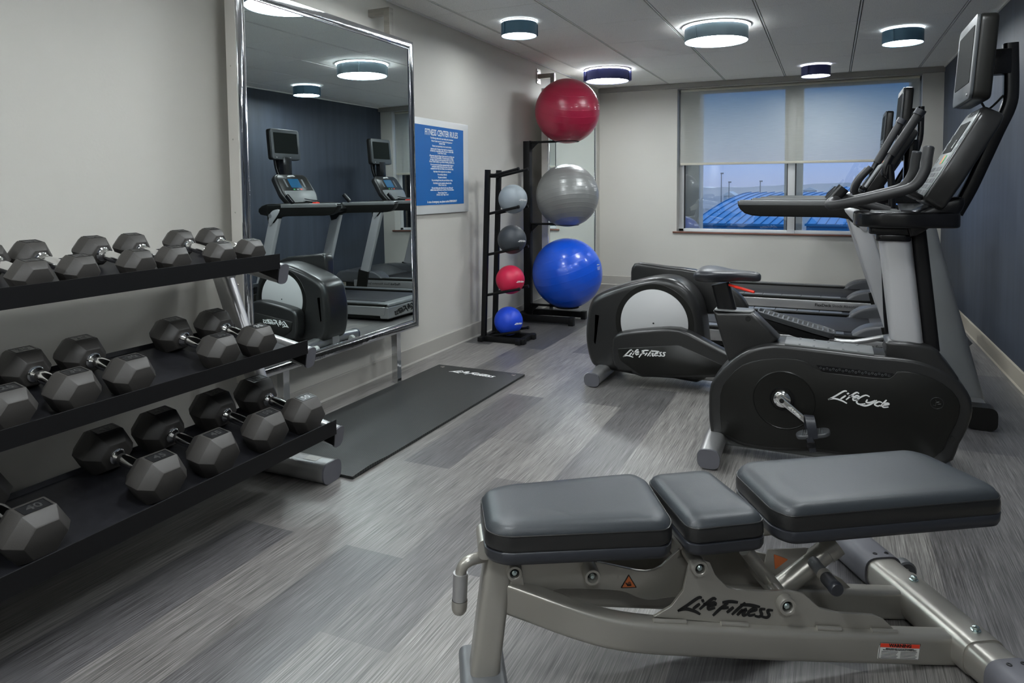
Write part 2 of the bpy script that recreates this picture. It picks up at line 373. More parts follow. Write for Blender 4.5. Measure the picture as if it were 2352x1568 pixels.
def brush(bm, kind, width, mtx, wt=1.0):
    st = [[(x, -y) for x, y in s] for s in LIFE]
    if kind == 'fitness': st += [[(x, -y) for x, y in s] for s in FITNESS]
    if kind == 'cycle':
        k = 1010/435*.92
        st = [[(345+(x-345)*1.17, -800+(y+800)*1.17) for x, y in s] for s in st]
        st += [[(345+(x-1003)*k, -(800+(y-405)*k)) for x, y in s] for s in CYCLE]
    xs = [p[0] for s in st for p in s]; x0, x1 = min(xs), max(xs); cy = -890; sc = width/(x1-x0); hw = 11*wt*sc
    for s in st:
        p = smooth2([((x-(x0+x1)/2)*sc, (y-cy)*sc) for x, y in s], 4, closed=False)
        L_, R_ = [], []; n = len(p)
        for i, q in enumerate(p):
            a = Vector(p[max(0, i-1)]); b = Vector(p[min(n-1, i+1)]); d = (b-a).normalized(); nn = Vector((-d.y, d.x))
            k = hw*(.75+.5*math.sin(PI*(i+.6)/(n)))
            L_.append(Vector(q)+nn*k); R_.append(Vector(q)-nn*k)
        t = bmesh.new()
        lo = [(t.verts.new((a.x, a.y, 0)), t.verts.new((b.x, b.y, 0)), t.verts.new((a.x, a.y, .0006)), t.verts.new((b.x, b.y, .0006))) for a, b in zip(L_, R_)]
        for a, b in zip(lo, lo[1:]):
            t.faces.new((a[2], a[3], b[3], b[2])); t.faces.new((a[0], b[0], b[1], a[1])); t.faces.new((a[0], a[2], b[2], b[0])); t.faces.new((a[1], b[1], b[3], a[3]))
        for a in (lo[0], lo[-1]): t.faces.new((a[0], a[1], a[3], a[2]))
        merge(bm, t, mtx)
    return bm
NEARY = lambda x, y, z: frame((x, y, z), (1, 0, 0), (0, 0, 1))     # plane facing -y

# ================================================================== ROOM
XL, XR, YB, YF, ZC = -2.448, .98, 7.939, -2.2, 2.263
WT = .12
bm = new(); box(bm, XL-WT, XR+WT, YF-WT, YB+.4, -.1, 0); struct('floor', bm, 'floor', smooth=False)
bm = new(); box(bm, XL-WT, XL, YF-WT, YB+.4, 0, ZC+.1); struct('wall_left', bm, 'wall', smooth=False)
bm = new(); box(bm, XR, XR+WT, YF-WT, YB+.4, 0, ZC+.1); struct('wall_right', bm, 'navy', smooth=False)
bm = new(); box(bm, XL, XR, YF-WT, YF, 0, ZC+.1); struct('wall_front', bm, 'wall', smooth=False)
# back wall with the window opening
WX0, WX1, WZ0, WZ1 = -1.557, .80, .632, 2.205
YW2 = YB+.26
bm = new(); box(bm, XL, WX0, YB, YW2, 0, ZC+.1); box(bm, WX1, XR, YB, YW2, 0, ZC+.1); box(bm, WX0, WX1, YB, YW2, 0, WZ0-.012); box(bm, WX0, WX1, YB, YW2, WZ1, ZC+.1)
struct('wall_back', bm, 'wall', smooth=False)
bm = new(); box(bm, XL+.001, XR-.001, YB-.05, YB, ZC-.052, ZC-.001); struct('trim_1', bm, 'soffit', smooth=False)
# ceiling tiles and grid: reveal-edge tiles between double lines along y, fine joints along x
gx = [-2.233+.0, -1.647, -1.045, -.444, .160, .763]; gy = [YF+k for k in ()]
ys = []; y = 4.107
while y > YF: y -= .697
while y < YB: ys.append(y); y += .697
ys = [v for v in ys if v > YF]
xe = [XL]+gx+[XR]; ye = [YF]+ys+[YB]
bm = new()
for i in range(len(xe)-1):
    for j in range(len(ye)-1):
        a = .011 if i > 0 else 0; c = .011 if i < len(xe)-2 else 0
        d = .0022 if j > 0 else 0; e = .0022 if j < len(ye)-2 else 0
        box(bm, xe[i]+a, xe[i+1]-c, ye[j]+d, ye[j+1]-e, ZC, ZC+.02)
box(bm, XL-WT, XR+WT, YF-WT, YB+.4, ZC+.03, ZC+.12)
struct('ceiling', bm, 'tile', smooth=False)
bm = new()
for x in gx: box(bm, x-.0045, x+.0045, YF, YB, ZC+.001, ZC+.02)
struct('trim_2', bm, 'grid', smooth=False)
bm = new(); box(bm, XL, XR, YF, YB, ZC+.021, ZC+.029); struct('trim_3', bm, 'gridgap', smooth=False)
bm = new(); box(bm, XL, XL+.012, YF, YB-.05, ZC-.012, ZC-.0005); struct('trim_4', bm, 'grid', smooth=False)
bm = new(); box(bm, XR-.012, XR, YF, YB-.05, ZC-.012, ZC-.0005); struct('trim_5', bm, 'grid', smooth=False)
def baseboard(name, m, prof_axis, a0, a1, fixed, sgn):
    bm = new(); pr = [(0, 0), (.014, 0), (.014, .003), (.009, .012), (.009, .102), (.006, .108), (0, .108)]
    if prof_axis == 'y': prism(bm, [(fixed+sgn*p[0], p[1]) for p in pr], a0, a1, 'y')
    else: prism(bm, [(fixed+sgn*p[0], p[1]) for p in pr], a0, a1, 'x')
    struct(name, bm, m, smooth=False)
baseboard('baseboard_left', 'basebd', 'y', YF, YB, XL, 1)
baseboard('baseboard_right', 'basebd2', 'y', YF, YB, XR, -1)
baseboard('baseboard_back', 'basebd', 'x', XL+.015, XR-.015, YB, -1)
# window: frame, mullion, glass, sill
YG = YB+.16
win = bpy.data.objects.new('window_1', None); C.objects.link(win); win['kind'] = 'structure'
bm = new()
box(bm, WX0, WX0+.055, YG-.03, YG+.03, WZ0, WZ1, .004); box(bm, WX1-.05, WX1, YG-.03, YG+.03, WZ0, WZ1, .004)
box(bm, WX0, WX1, YG-.03, YG+.03, WZ1-.05, WZ1, .004); box(bm, WX0, WX1, YG-.03, YG+.03, WZ0, WZ0+.03, .004)
o = obj('window_frame', bm, 'alu', win)
mx0, mx1 = at(1808, 500, 'y', YG-.05).x, at(1825, 500, 'y', YG-.05).x
bm = new(); box(bm, mx0, mx1, YG-.06, YG+.03, WZ0, WZ1, .004); obj('mullion', bm, 'alu', win)
for i, (a, c) in enumerate(((WX0+.055, mx0), (mx1, WX1-.05))):
    bm = new(); box(bm, a, c, YG-.004, YG+.002, WZ0+.03, 1.40); obj('pane', bm, 'glass', win, smooth=False)
    bm = new(); box(bm, a, c, YG-.004, YG+.002, 1.401, WZ1-.05); obj('pane', bm, 'glass_upper', win, smooth=False)
    bm = new()
    for (p, q) in ((a, a+.009), (c-.009, c)): box(bm, p, q, YG-.022, YG+.008, WZ0+.03, WZ1-.05)
    obj('gasket', bm, 'blackink', win, smooth=False)
bm = new(); box(bm, WX0, WX1, YB-.0, YG-.03, WZ0-.012, WZ0+.002); obj('sill_top', bm, 'sillmetal', win, smooth=False)
bm = new(); box(bm, WX0-.04, WX1+.03, YB-.022, YB+.012, WZ0-.014, WZ0+.004, .003); obj('sill_nosing', bm, 'sill', win)
# roller shade
rs = thing('roller_shade', 'pale translucent roller shade pulled two thirds down the window', 'window shade', (0, YB+.045, 0))
bx0 = at(1563, 300, 'y', YB+.045).x; zb = at(1700, 377, 'y', YB+.045).z
bm = new(); box(bm, bx0, WX1-.02, -.0006, .0006, zb, WZ1-.03); obj('shade_cloth', bm, 'shade', rs, smooth=False)
bm = new(); box(bm, bx0, WX1-.02, -.005, .005, zb-.002, zb+.024, .003); obj('hem_bar', bm, 'hem', rs)
bm = new(); tube(bm, [(bx0, 0.02, WZ1-.022), (WX1-.02, .02, WZ1-.022)], .022); obj('roller', bm, 'hem', rs)

# ------------------------------------------------------------------ outside the window
YO = YB+.30
bm = new()
x1 = at(1608, 300, 'y', YO).x; x2 = at(1803, 300, 'y', YO).x; x3 = at(1845, 300, 'y', YO).x; x4 = at(2091, 300, 'y', YO).x
box(bm, XL-.1, x1, YO-.03, YO+.25, -.5, 2.9); box(bm, x2, x3, YO, YO+.22, -.5, 2.9); box(bm, x4, XR+.3, YO-.03, YO+.25, -.5, 2.9)
box(bm, XL-.1, XR+.3, YO-.03, YO+.25, -3.0, .50)
struct('wall_outer', bm, 'masonry', smooth=False)
bm = new(); box(bm, -400, 400, 12, 420, -8.2, -8); struct('ground', bm, 'groundfar', smooth=False)
random.seed(3)
bm = new(); pts = []; x = -260
while x < 200: pts.append((x, random.uniform(.9, 2.3) + .7*math.sin(x*.03))); x += 5
prism(bm, [(-260, -8)]+smooth2(pts, 3, closed=False)+[(200, -8)], 300, 330, 'y')
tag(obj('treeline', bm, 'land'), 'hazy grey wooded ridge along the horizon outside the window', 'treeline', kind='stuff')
def blue_roof(xl, d0, label, length, z_e, rise=.95, skew=3.2, band=.5):
    t = thing('curved_roof_building', label, 'building', (xl, d0, 0), group=None)
    def P(s, u): a = u*PI*.5; return Vector((s+skew*math.sin(a), 1.0*math.sin(a)*3.5, z_e+rise*(1-math.cos(a*.98))*0+rise*math.sin(a*.95)**.8 if False else z_e+rise*(1-(1-math.sin(a))**1.6)))
    bm = new(); nu = 14
    for s0, s1 in ((0, length),):
        a = [[bm.verts.new(P(s, k/nu)) for k in range(nu+1)] for s in (s0, s1)]
        b_ = [[bm.verts.new(P(s, k/nu)-Vector((0, 0, .1))) for k in range(nu+1)] for s in (s0, s1)]
        for k in range(nu):
            bm.faces.new((a[0][k], a[1][k], a[1][k+1], a[0][k+1])); bm.faces.new((b_[0][k], b_[0][k+1], b_[1][k+1], b_[1][k]))
            bm.faces.new((a[0][k], a[0][k+1], b_[0][k+1], b_[0][k])); bm.faces.new((a[1][k], b_[1][k], b_[1][k+1], a[1][k+1]))
    obj('roof_panel', bm, 'roofblue', t, ang=60)
    s = 0.0; bm = new()
    while s <= length+.01:
        sweep(bm, [P(s, k/nu)+Vector((0, 0, .012)) for k in range(nu+1)], rrect(.03, .03, .004, 1)); s += .27
    obj('roof_seam', bm, 'roofband', t, kind='stuff')
    bm = new(); box(bm, 0, length, .02, 3.0, z_e-band, z_e+.01); box(bm, -.05, length+.05, -.06, .02, z_e-.05, z_e+.02); obj('fascia', bm, 'roofband', t, smooth=False)
    bm = new(); box(bm, .1, length-.1, .1, 3.0, -8, z_e-band); obj('building_wall', bm, 'shed', t, smooth=False)
    return t
e0 = at(1588, 513, 'y', 24)
blue_roof(e0.x, 24, 'bright blue curved standing seam roof left of the window mullion', 3.05, e0.z, rise=1.0, skew=1.55)
e1 = at(1852, 515, 'y', 24)
blue_roof(e1.x, 24, 'bright blue curved standing seam roof right of the window mullion', 4.2, e1.z, rise=1.15, skew=1.2)
def shedb(px, py, wpx, hpx, y, label):
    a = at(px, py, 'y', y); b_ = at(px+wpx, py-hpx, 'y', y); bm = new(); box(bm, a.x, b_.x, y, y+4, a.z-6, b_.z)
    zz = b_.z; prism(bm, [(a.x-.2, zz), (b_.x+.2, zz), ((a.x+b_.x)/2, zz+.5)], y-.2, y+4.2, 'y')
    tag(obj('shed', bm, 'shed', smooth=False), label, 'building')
shedb(1662, 455, 24, 6, 90, 'pale low shed beyond the blue roof, nearer the lamp pole')
shedb(1700, 456, 26, 7, 110, 'pale low shed beyond the blue roof, right of both lamp poles')
shedb(1845, 440, 30, 3, 130, 'pale flat building on the horizon right of the mullion')
def pole(px, ptop, pbot, y, label):
    a = at(px, pbot, 'y', y); b_ = at(px, ptop, 'y', y); t = thing('light_pole', label, 'light pole', (a.x, y, 0))
    r = y*.0006
    bm = new(); tube(bm, [(0, 0, a.z-4), (0, 0, b_.z)], r, 8); obj('mast', bm, 'polegrey', t)
    bm = new(); box(bm, -.1*r/.02*.35, .28*r/.02*.35, -.02, .02, b_.z-.02, b_.z+.14*r/.02*.35, .005, mtx=None); obj('lamp_head', bm, 'polegrey', t)
pole(1656, 399, 500, 40, 'tall grey lamp pole outside, the left one above the blue roof')
pole(1674, 419, 470, 50, 'shorter grey lamp pole outside, just right of the tall one')
pole(1746, 417, 452, 60, 'grey lamp pole outside near the window centre')

# ================================================================== CEILING LIGHTS
def lamp(x, y, r, h, m, label, tabs=False, rot=0., dm='diffuser', gap=.016, lid=None):
    t = thing('drum_light', label, 'ceiling light', (x, y, ZC), (0, 0, rot), 'drum ceiling lights')
    zt, zb = -gap, -h
    bm = new(); lathe(bm, [(r, zt), (r, zb), (r-.003, zb-.001), (r-.004, zb), (r-.004, zt), (r, zt)], 56)
    if tabs:
        for s in (-1, 1): box(bm, s*(r+.012)-.012, s*(r+.012)+.012, -.035, .035, zb+.004, zt-.004, .001)
    for a in (.5, 2.4, 4.2):
        c_, s_ = math.cos(a)*(r+.003), math.sin(a)*(r+.003); box(bm, c_-.004, c_+.004, s_-.004, s_+.004, zb+.002, zt-.002)
    obj('drum_shade', bm, m, t)
    bm = new(); lathe(bm, [(0, zb+.006), (r-.005, zb+.006), (r-.005, zb+.012), (0, zb+.012)], 48); obj('diffuser', bm, dm, t)
    bm = new(); lathe(bm, [(0, zt-.012), (r*.9, zt-.012), (r*.9, zt-.008), (0, zt-.008)], 40); obj('inner_reflector', bm, 'upglow' if lid else 'upglow_soft', t)
    bm = new(); R_ = lid or r*.96; lathe(bm, [(0, -.001), (R_, -.001), (R_, -.006), (0, -.006)], 48); obj('ceiling_plate', bm, 'plate', t)
    return t
def lpos(px, py): q = at(px, py, 'z', ZC); return q.x, q.y
lamp(*lpos(1192, 49), .122, .100, 'drumsteel', 'small steel blue drum light nearest the rules sign wall')
lamp(*lpos(1645, 60), .218, .108, 'drumgrey', 'large blue grey drum light with a bright halo plate on the ceiling', tabs=False, lid=.235)
lamp(*lpos(1395, 160), .205, .112, 'drumnavy', 'large violet navy drum light with side tabs above the exercise balls', dm='diffuser_back', tabs=True, rot=R(20), lid=.22)
lamp(*lpos(1874, 149), .128, .105, 'drumnavy', 'small navy drum light directly in front of the window', dm='diffuser_back')
lamp(*lpos(2074, 66), .135, .105, 'drumsteel', 'small steel blue drum light nearest the navy wall', dm='diffuser_back')
lamp(.02, 3.92, .215, .115, 'drumnavy', 'large violet navy drum light reflected in the upper left of the big mirror', tabs=True, rot=R(-25), lid=.225)
lamp(-1.80, 3.12, .215, .115, 'drumgrey', 'large blue grey drum light on the ceiling in front of the big mirror', lid=.235)
for k, (x, y, m) in enumerate(((-1.25, 1.8, 'drumgrey'), (.2, 2.3, 'drumgrey'), (-.8, .6, 'drumnavy'), (.3, -.6, 'drumsteel'), (-1.8, -.8, 'drumsteel'))):  # unseen lamps added to brighten the foreground
    lamp(x, y, .2, .11, m, dm='diffuser_back' if k > 1 else 'diffuser', lid=.22, label='added unseen drum light over the %s' % ('dumbbell rack', 'weight bench', 'open floor before the camera', 'floor behind the camera, right side', 'floor behind the camera, left side')[k])

# ================================================================== WALL MIRRORS
def wall_mirror(label, y0, y1, z0, z1, legs, brackets, tilt=(0, 0, 0)):
    X = -2.27; t = thing('wall_mirror', label, 'mirror', (X, (y0+y1)/2, 0), tilt, None)
    W, Hh = (y1-y0), (z1-z0); wy = W/2; fwid = .055
    # chrome moulding: outer rounded bar, step, inner bevel, mitred at the corners
    prof = [(0, -.035), (0, .001), (.003, .006), (.034, .006), (.037, .003), (.040, .000), (.043, .003), (.049, .004), (.052, .002), (.055, -.004), (.055, -.035)]
    bm = new(); cor = [(-wy, z0), (wy, z0), (wy, z1), (-wy, z1)]; sg = [(1, 1), (-1, 1), (-1, -1), (1, -1)]
    rings = [[bm.verts.new((p[1], c[0]+s[0]*p[0], c[1]+s[1]*p[0])) for p in prof] for c, s in zip(cor, sg)]
    n = len(prof)
    for i in range(4):
        a, b_ = rings[i], rings[(i+1) % 4]
        for j in range(n): bm.faces.new((a[j], a[(j+1) % n], b_[(j+1) % n], b_[j]))
    obj('chrome_frame', bm, 'chrome', t, ang=50)
    bm = new(); box(bm, -.006, -.001, -wy+.05, wy-.05, z0+.05, z1-.05); obj('mirror_glass', bm, 'mirror', t, smooth=False)
    bm = new(); box(bm, -.055, -.0355, -wy+.004, wy-.004, z0+.004, z1-.004); obj('backing_panel', bm, 'frameside', t, smooth=False)
    for s in (-1, 1):
        bm = new(); box(bm, -.054, .002, s*wy-.002, s*wy+.002, z0+.002, z1-.002)
        o = obj('side_strip', bm, 'frameside', t, smooth=False)
        bm = new(); z = z0+.12
        while z < z1-.05: lathe(bm, [(.004, -.0), (.003, .0015), (0, .002)], 10, T(-.03, s*(wy+.0018), z) @ Matrix.Rotation(R(-90*s), 4, 'X')); z += .31
        obj('rivet', bm, 'nickel', o, kind='stuff')
    for yl in legs:
        bm = new(); box(bm, -.05, -.012, yl-t.location.y-.02, yl-t.location.y+.02, .003, z0+.02, .001)
        box(bm, -.055, .03, yl-t.location.y-.03, yl-t.location.y+.03, .0, .004, .001)
        obj('support_leg', bm, 'chrome', t, smooth=False)
    for yb in brackets:
        yy = yb-t.location.y; zt = z1+.16
        bm = new(); box(bm, -.052, -.014, yy-.02, yy+.02, z1-.02, zt, .001); box(bm, -.17, -.0525, yy-.02, yy+.02, zt-.04, zt, .001)
        box(bm, -.177, -.17, yy-.045, yy+.045, zt-.085, zt+.045, .001)
        o = obj('wall_bracket', bm, 'nickel', t, smooth=False)
        for dz in (-.06, .02):
            bm = new(); lathe(bm, [(.006, 0), (.005, .003), (0, .004)], 10, T(-.17, yy-.032, zt+dz) @ Matrix.Rotation(R(90), 4, 'Y')); obj('screw', bm, 'blackink', o)
    return t
mw = wall_mirror('large chrome framed wall mirror between the dumbbell rack and the rules sign', 2.275, 3.655, .292, 2.0, (2.53, 3.46), (2.55, 3.46), (0, -.010, -.006))
mw2 = wall_mirror('chrome framed wall mirror in the far corner behind the exercise balls', 5.82, 7.235, .292, 2.0, (6.0, 7.05), (6.05, 7.0))

# ================================================================== RULES SIGN
y0 = at(958, 283, 'x', -2.44).y-.045; y1 = at(1061, 300, 'x', -2.44).y; z0 = at(1063, 467, 'x', -2.44).z; z1 = at(1061, 300, 'x', -2.44).z
sg = thing('rules_sign', 'blue fitness center rules sign on a pale backing beside the big mirror', 'sign', (XL, (y0+y1)/2, (z0+z1)/2))
bm = new(); box(bm, .012, .016, -(y1-y0)/2-.08, (y1-y0)/2+.08, -(z1-z0)/2-.06, (z1-z0)/2+.045, .0015); obj('backing_panel', bm, 'acrylic', sg)
for a in (-1, 1):
    for b_ in (-1, 1): bm = new(); lathe(bm, [(.006, 0), (.006, .012)], 12, T(0, a*(y1-y0)/2*.95, b_*(z1-z0)/2*.95) @ Matrix.Rotation(R(90), 4, 'Y')); obj('standoff', bm, 'nickel', sg)
bm = new(); box(bm, .016, .018, -(y1-y0)/2, (y1-y0)/2, -(z1-z0)/2, (z1-z0)/2); bp_ = obj('sign_face', bm, 'signblue', sg, smooth=False)
bm = new()
SF = lambda y, z: frame((.0182, y, z), (0, 1, 0), (0, 0, 1))
lines = ['The following rules are for your safety and convenience', None, 'Fitness Center use is for registered hotel guests or', 'members only.', None, 'If area is not supervised, do not exercise alone.', None,
 'Anyone under 16 years of age must be accompanied at', 'all times by a responsible person 18 years or older while', 'in the Fitness Center.', None,
 'All persons using the Fitness Center area do so at their own', 'risk and sole responsibility. The hotel accepts no liability', 'for injury, death or any loss associated with the use of the', 'Fitness Center facilities, e.g. articles of clothing, valuables, etc.', None,
 'Do not exercise if you have consumed alcohol, drugs or', 'medication within the last three hours. If you have', 'consumed more than two drinks, do not exercise today.', None,
 'Any abuse of the equipment is not allowed.', None, 'No smoking is allowed.', None, 'No pets are allowed.', None, 'Stop exercising if at any time you feel faint or dizzy.', None,
 'Absolutely no glass containers allowed in the', 'Fitness Center area.', None, 'No wet bathing suits allowed in the area. Shirts and', 'athletic shoes must be worn at all times. No street shoes.', None,
 'Fitness Center Hours:', '24 hours a day 7 days a week']
hz = (z1-z0)/2
text(bm, 'FITNESS CENTER RULES', .058, SF(.02, hz*.83), sxy=(.74, 1), off=.0006)
z = hz*.70; 
for ln in lines:
    if ln is None: z -= .0062; continue
    text(bm, ln, .0172, SF(.02, z), sxy=(.80, 1), off=.0002); z -= .0133
text(bm, 'In case of emergency, use phone marked EMERGENCY', .0215, SF(.02, -hz*.925), sxy=(.84, 1), off=.0004)
obj('lettering', bm, 'white', bp_, smooth=False)

# ================================================================== EXERCISE MAT
ml = thing('exercise_mat', 'dark ribbed exercise mat lying on the floor along the big mirror', 'mat', (-1.965, 3.04, 0), (0, 0, R(-.7)))
bm = new(); nx, ny = 4, 28; W, Lm = .595, 1.655
def mz(v): return .010*max(0, (1-v*9))**1.0*.0 + (.006*math.sin(min(1, v*7)*PI) if v < 1/7 else 0)
top = [[None]*(ny+1) for _ in range(nx+1)]; bot = [[None]*(ny+1) for _ in range(nx+1)]
for i in range(nx+1):
    for j in range(ny+1):
        u, v = i/nx, j/ny; x = (u-.5)*W; yy = (v-.5)*Lm; hgt = mz(v)*(.4+.6*u)
        top[i][j] = bm.verts.new((x, yy, .012+hgt)); bot[i][j] = bm.verts.new((x, yy, .0008+hgt*.6))
for i in range(nx):
    for j in range(ny):
        bm.faces.new((top[i][j], top[i+1][j], top[i+1][j+1], top[i][j+1])); bm.faces.new((bot[i][j], bot[i][j+1], bot[i+1][j+1], bot[i+1][j]))
for j in range(ny):
    bm.faces.new((top[0][j], top[0][j+1], bot[0][j+1], bot[0][j])); bm.faces.new((top[nx][j], bot[nx][j], bot[nx][j+1], top[nx][j+1]))
for i in range(nx):
    bm.faces.new((top[i][0], bot[i][0], bot[i+1][0], top[i+1][0])); bm.faces.new((top[i][ny], top[i+1][ny], bot[i+1][ny], bot[i][ny]))
obj('mat_pad', bm, 'mat', ml)
for s in (-1, 1):
    bm = new(); lathe(bm, [(.008, 0), (.008, .002), (.013, .002), (.014, 0)], 20, T(s*.245, Lm/2-.045, .012)); obj('grommet', bm, 'nickel', ml)
bm = new(); brush(bm, 'fitness', .31, frame((.005, Lm/2-.115, .0125), (1, 0, 0), (0, 1, 0)), 1.15); obj('logo', bm, 'white', ml)

# ================================================================== DUMBBELL RACK
TILT = R(10.5); tt = math.tan(TILT)
TIERS = {'T': (-1.941, .836, .880), 'M': (-1.814, .516, .554), 'B': (-1.686, .222, .264)}
rk = thing('dumbbell_rack', 'three tier black dumbbell rack with silver uprights against the left wall', 'rack', (-2.0, .95, 0))
def RL(x, y, z): return (x+2.0, y-.95, z)
YE, YS = 2.12, -.30
for k, (lx, zb_, zt_) in TIERS.items():
    d = .355 if k == 'T' else .36
    # tray: floor sloping up to the back, front lip, small back lip
    xb = lx-d
    pr = [(lx, zt_), (lx, zb_-.006), (lx-.012, zb_-.010), (xb, zb_-.008+d*tt), (xb-.004, zb_+d*tt+.006), (xb-.007, zb_+d*tt+.006), (xb-.006, zb_+d*tt-.014),
          (lx-.012, zb_-.0145), (lx+.004, zb_-.012), (lx+.004, zt_)]
    bm = new(); prism(bm, [(p[0]+2.0, p[1]) for p in pr], YS-.95, YE-.95, 'y', .0008, 1)
    sh = obj('shelf', bm, 'tray', rk, ang=30)
    bm = new(); box(bm, lx+.0041+2.0, lx+.0062+2.0, YS-.95, YE-.95, zb_-.013, zt_+.0008, .0004, 1); obj('front_lip', bm, 'blacksteel', sh)
    bm = new()
    prism(bm, [(lx+2.0, zb_-.012), (lx+2.0-.004, zb_-.058), (lx+2.0-.16, zb_-.012+.16*tt-.03), (lx+2.0-.20, zb_-.014+.20*tt)], YE-.955, YE-.951, 'y')
    obj('end_bracket', bm, 'blacksteel', sh, smooth=False)
for (ya, side) in ((2.16, 1), (-.34, -1)):
    # foot
    bm = new(); xs_, xe_ = -2.40, -1.742
    sec = rrect(.104, .078, .037, 5)
    sweep(bm, [RL(xs_, ya, .041), RL(xe_, ya, .041)], sec); ft = obj('foot', bm, 'silver', rk)
    for xx, s in ((xe_, 1), (xs_, -1)):
        bm = new(); sweep(bm, [RL(xx, ya, .041), RL(xx+s*.008, ya, .041)], rrect(.108, .082, .038, 5)); obj('end_cap', bm, 'capgrey', ft)
    if side == 1:
        bm = new(); box(bm, *[v for v in (-1.86+2.0, -1.80+2.0)], ya-.95-.02, ya-.95+.02, .0802, .0808); obj('paper_label', bm, 'paper', ft, smooth=False)
    bm = new(); sweep(bm, [RL(-1.985, ya, .06), RL(-2.325, ya, .90)], rrect(.055, .085, .026, 5), upv=(1, 0, 0)); up_ = obj('upright', bm, 'silver', rk)
    bm = new(); lathe(bm, [(.052, 0), (.046, .006), (.036, .012)], 20, T(*RL(-1.987, ya, .078))); obj('weld_collar', bm, 'silver', up_)
    for k, (lx, zb_, zt_) in TIERS.items():
        xa = lx-.022; za = zb_-.012-.026
        xe2 = -2.0-(za-.1)*.405-.03
        bm = new(); sweep(bm, [RL(xe2, ya, za+(xa-xe2)*tt), RL(xa, ya, za)], rrect(.05, .078, .024, 5)); ar = obj('shelf_arm', bm, 'silver', rk)
        bm = new(); sweep(bm, [RL(xa, ya, za), RL(xa+.008, ya, za-.0015)], rrect(.053, .081, .025, 5)); obj('end_cap', bm, 'capgrey', ar)
        bm = new(); prism(bm, [(xe2+2.0-.02, za+(xa-xe2)*tt-.03), (xe2+2.0+.11, za+(xa-xe2-.11)*tt-.03), (xe2+2.0+.045, za+(xa-xe2)*tt-.17)], ya-.95-.02, ya-.95+.02, 'y', .004, 2); obj('gusset', bm, 'silver', ar)
bm = new(); sweep(bm, [RL(-2.395, -.28, .10), RL(-2.395, 2.10, .10)], rrect(.05, .07, .02, 4)); obj('rear_rail', bm, 'silver', rk)

# ------------------------------------------------------------------ dumbbells
def make_dumbbell(num, AF, hl, sep, worn, label, group):
    t = thing('dumbbell', label, 'dumbbell', group=group); Rr = AF/math.sqrt(3)
    for s in (-1, 1):
        bm = new(); rings = []
        for u, k in ((0, .60), (.03, .66), (.30, .99), (.32, 1.0), (.70, 1.0), (.72, .99), (.97, .70), (1, .65)):
            x = s*(sep/2-hl/2+u*hl)
            rings.append([bm.verts.new((x, 1.12*Rr*k*math.cos(PI/3*a), Rr*k*math.sin(PI/3*a))) for a in range(6)])
        for a, b_ in zip(rings, rings[1:]):
            for j in range(6): bm.faces.new((a[j], a[(j+1) % 6], b_[(j+1) % 6], b_[j]))
        bm.faces.new(rings[0]); bm.faces.new(rings[-1])
        bmesh.ops.recalc_face_normals(bm, faces=list(bm.faces))
        es = [e for e in bm.edges if len(e.link_faces) == 2 and e.calc_face_angle(0) > R(25)]; bev(bm, es, AF*.016, 2)
        h = obj('head', bm, 'rubber', t, ang=20)
        zt = AF/2; xc = s*sep/2 + s*hl*.03; pw = AF*.25; pl = hl*.145
        bm = new(); 
        fr = [(-pw-.0022, pw+.0022, -pl-.0022, -pl), (-pw-.0022, pw+.0022, pl, pl+.0022), (-pw-.0022, -pw, -pl, pl), (pw, pw+.0022, -pl, pl)]
        box(bm, xc-pl, xc+pl, -pw, pw, zt-.001, zt+.0004)
        for a in fr: box(bm, xc+a[2], xc+a[3], a[0], a[1], zt-.001, zt+.0014)
        obj('number_plate', bm, 'numplate', h, smooth=False)
        bm = new(); text(bm, num, hl*.27, frame((xc, 0, zt+.0005), (0, 1, 0), (-1, 0, 0)), ext=.0008, sxy=(1.15, 1), off=.0004); obj('number', bm, 'numlight' if worn and s == 1 else 'number', h, smooth=False)
    hw = sep/2-hl/2+.002; r0 = .0135+AF*.02
    bm = new(); lathe(bm, [(r0*1.5, -hw), (r0*1.5, -hw+.006), (r0*1.15, -hw+.009), (r0*1.35, -hw+.013), (r0*1.15, -hw+.018), (r0, -hw+.022), (r0*1.12, -hw*.4), (r0*1.18, 0), (r0*1.12, hw*.4), (r0, hw-.022),
                           (r0*1.15, hw-.018), (r0*1.35, hw-.013), (r0*1.15, hw-.009), (r0*1.5, hw-.006), (r0*1.5, hw)], 28, axis='x')
    obj('handle', bm, 'chrome2', t)
    return t
DB = {'T': (-2.016, .894, .092, .092, .200, [(1.232, '10'), (1.362, '10'), (1.558, '15'), (1.699, '15'), (1.898, '20'), (2.045, '20')]),
      'M': (-1.904, .579, .110, .114, .218, [(1.090, '25'), (1.264, '30'), (1.438, '30'), (1.775, '35'), (1.958, '35')]),
      'B': (-1.786, .293, .128, .124, .240, [(1.072, '40'), (1.431, '45'), (1.632, '45'), (1.860, '50'), (2.062, '50')])}
tn = {'T': 'top', 'M': 'middle', 'B': 'bottom'}
ordn = ['nearest the camera', 'second from the camera', 'third from the camera', 'fourth from the camera', 'fifth from the camera']
protos = {}; random.seed(11)
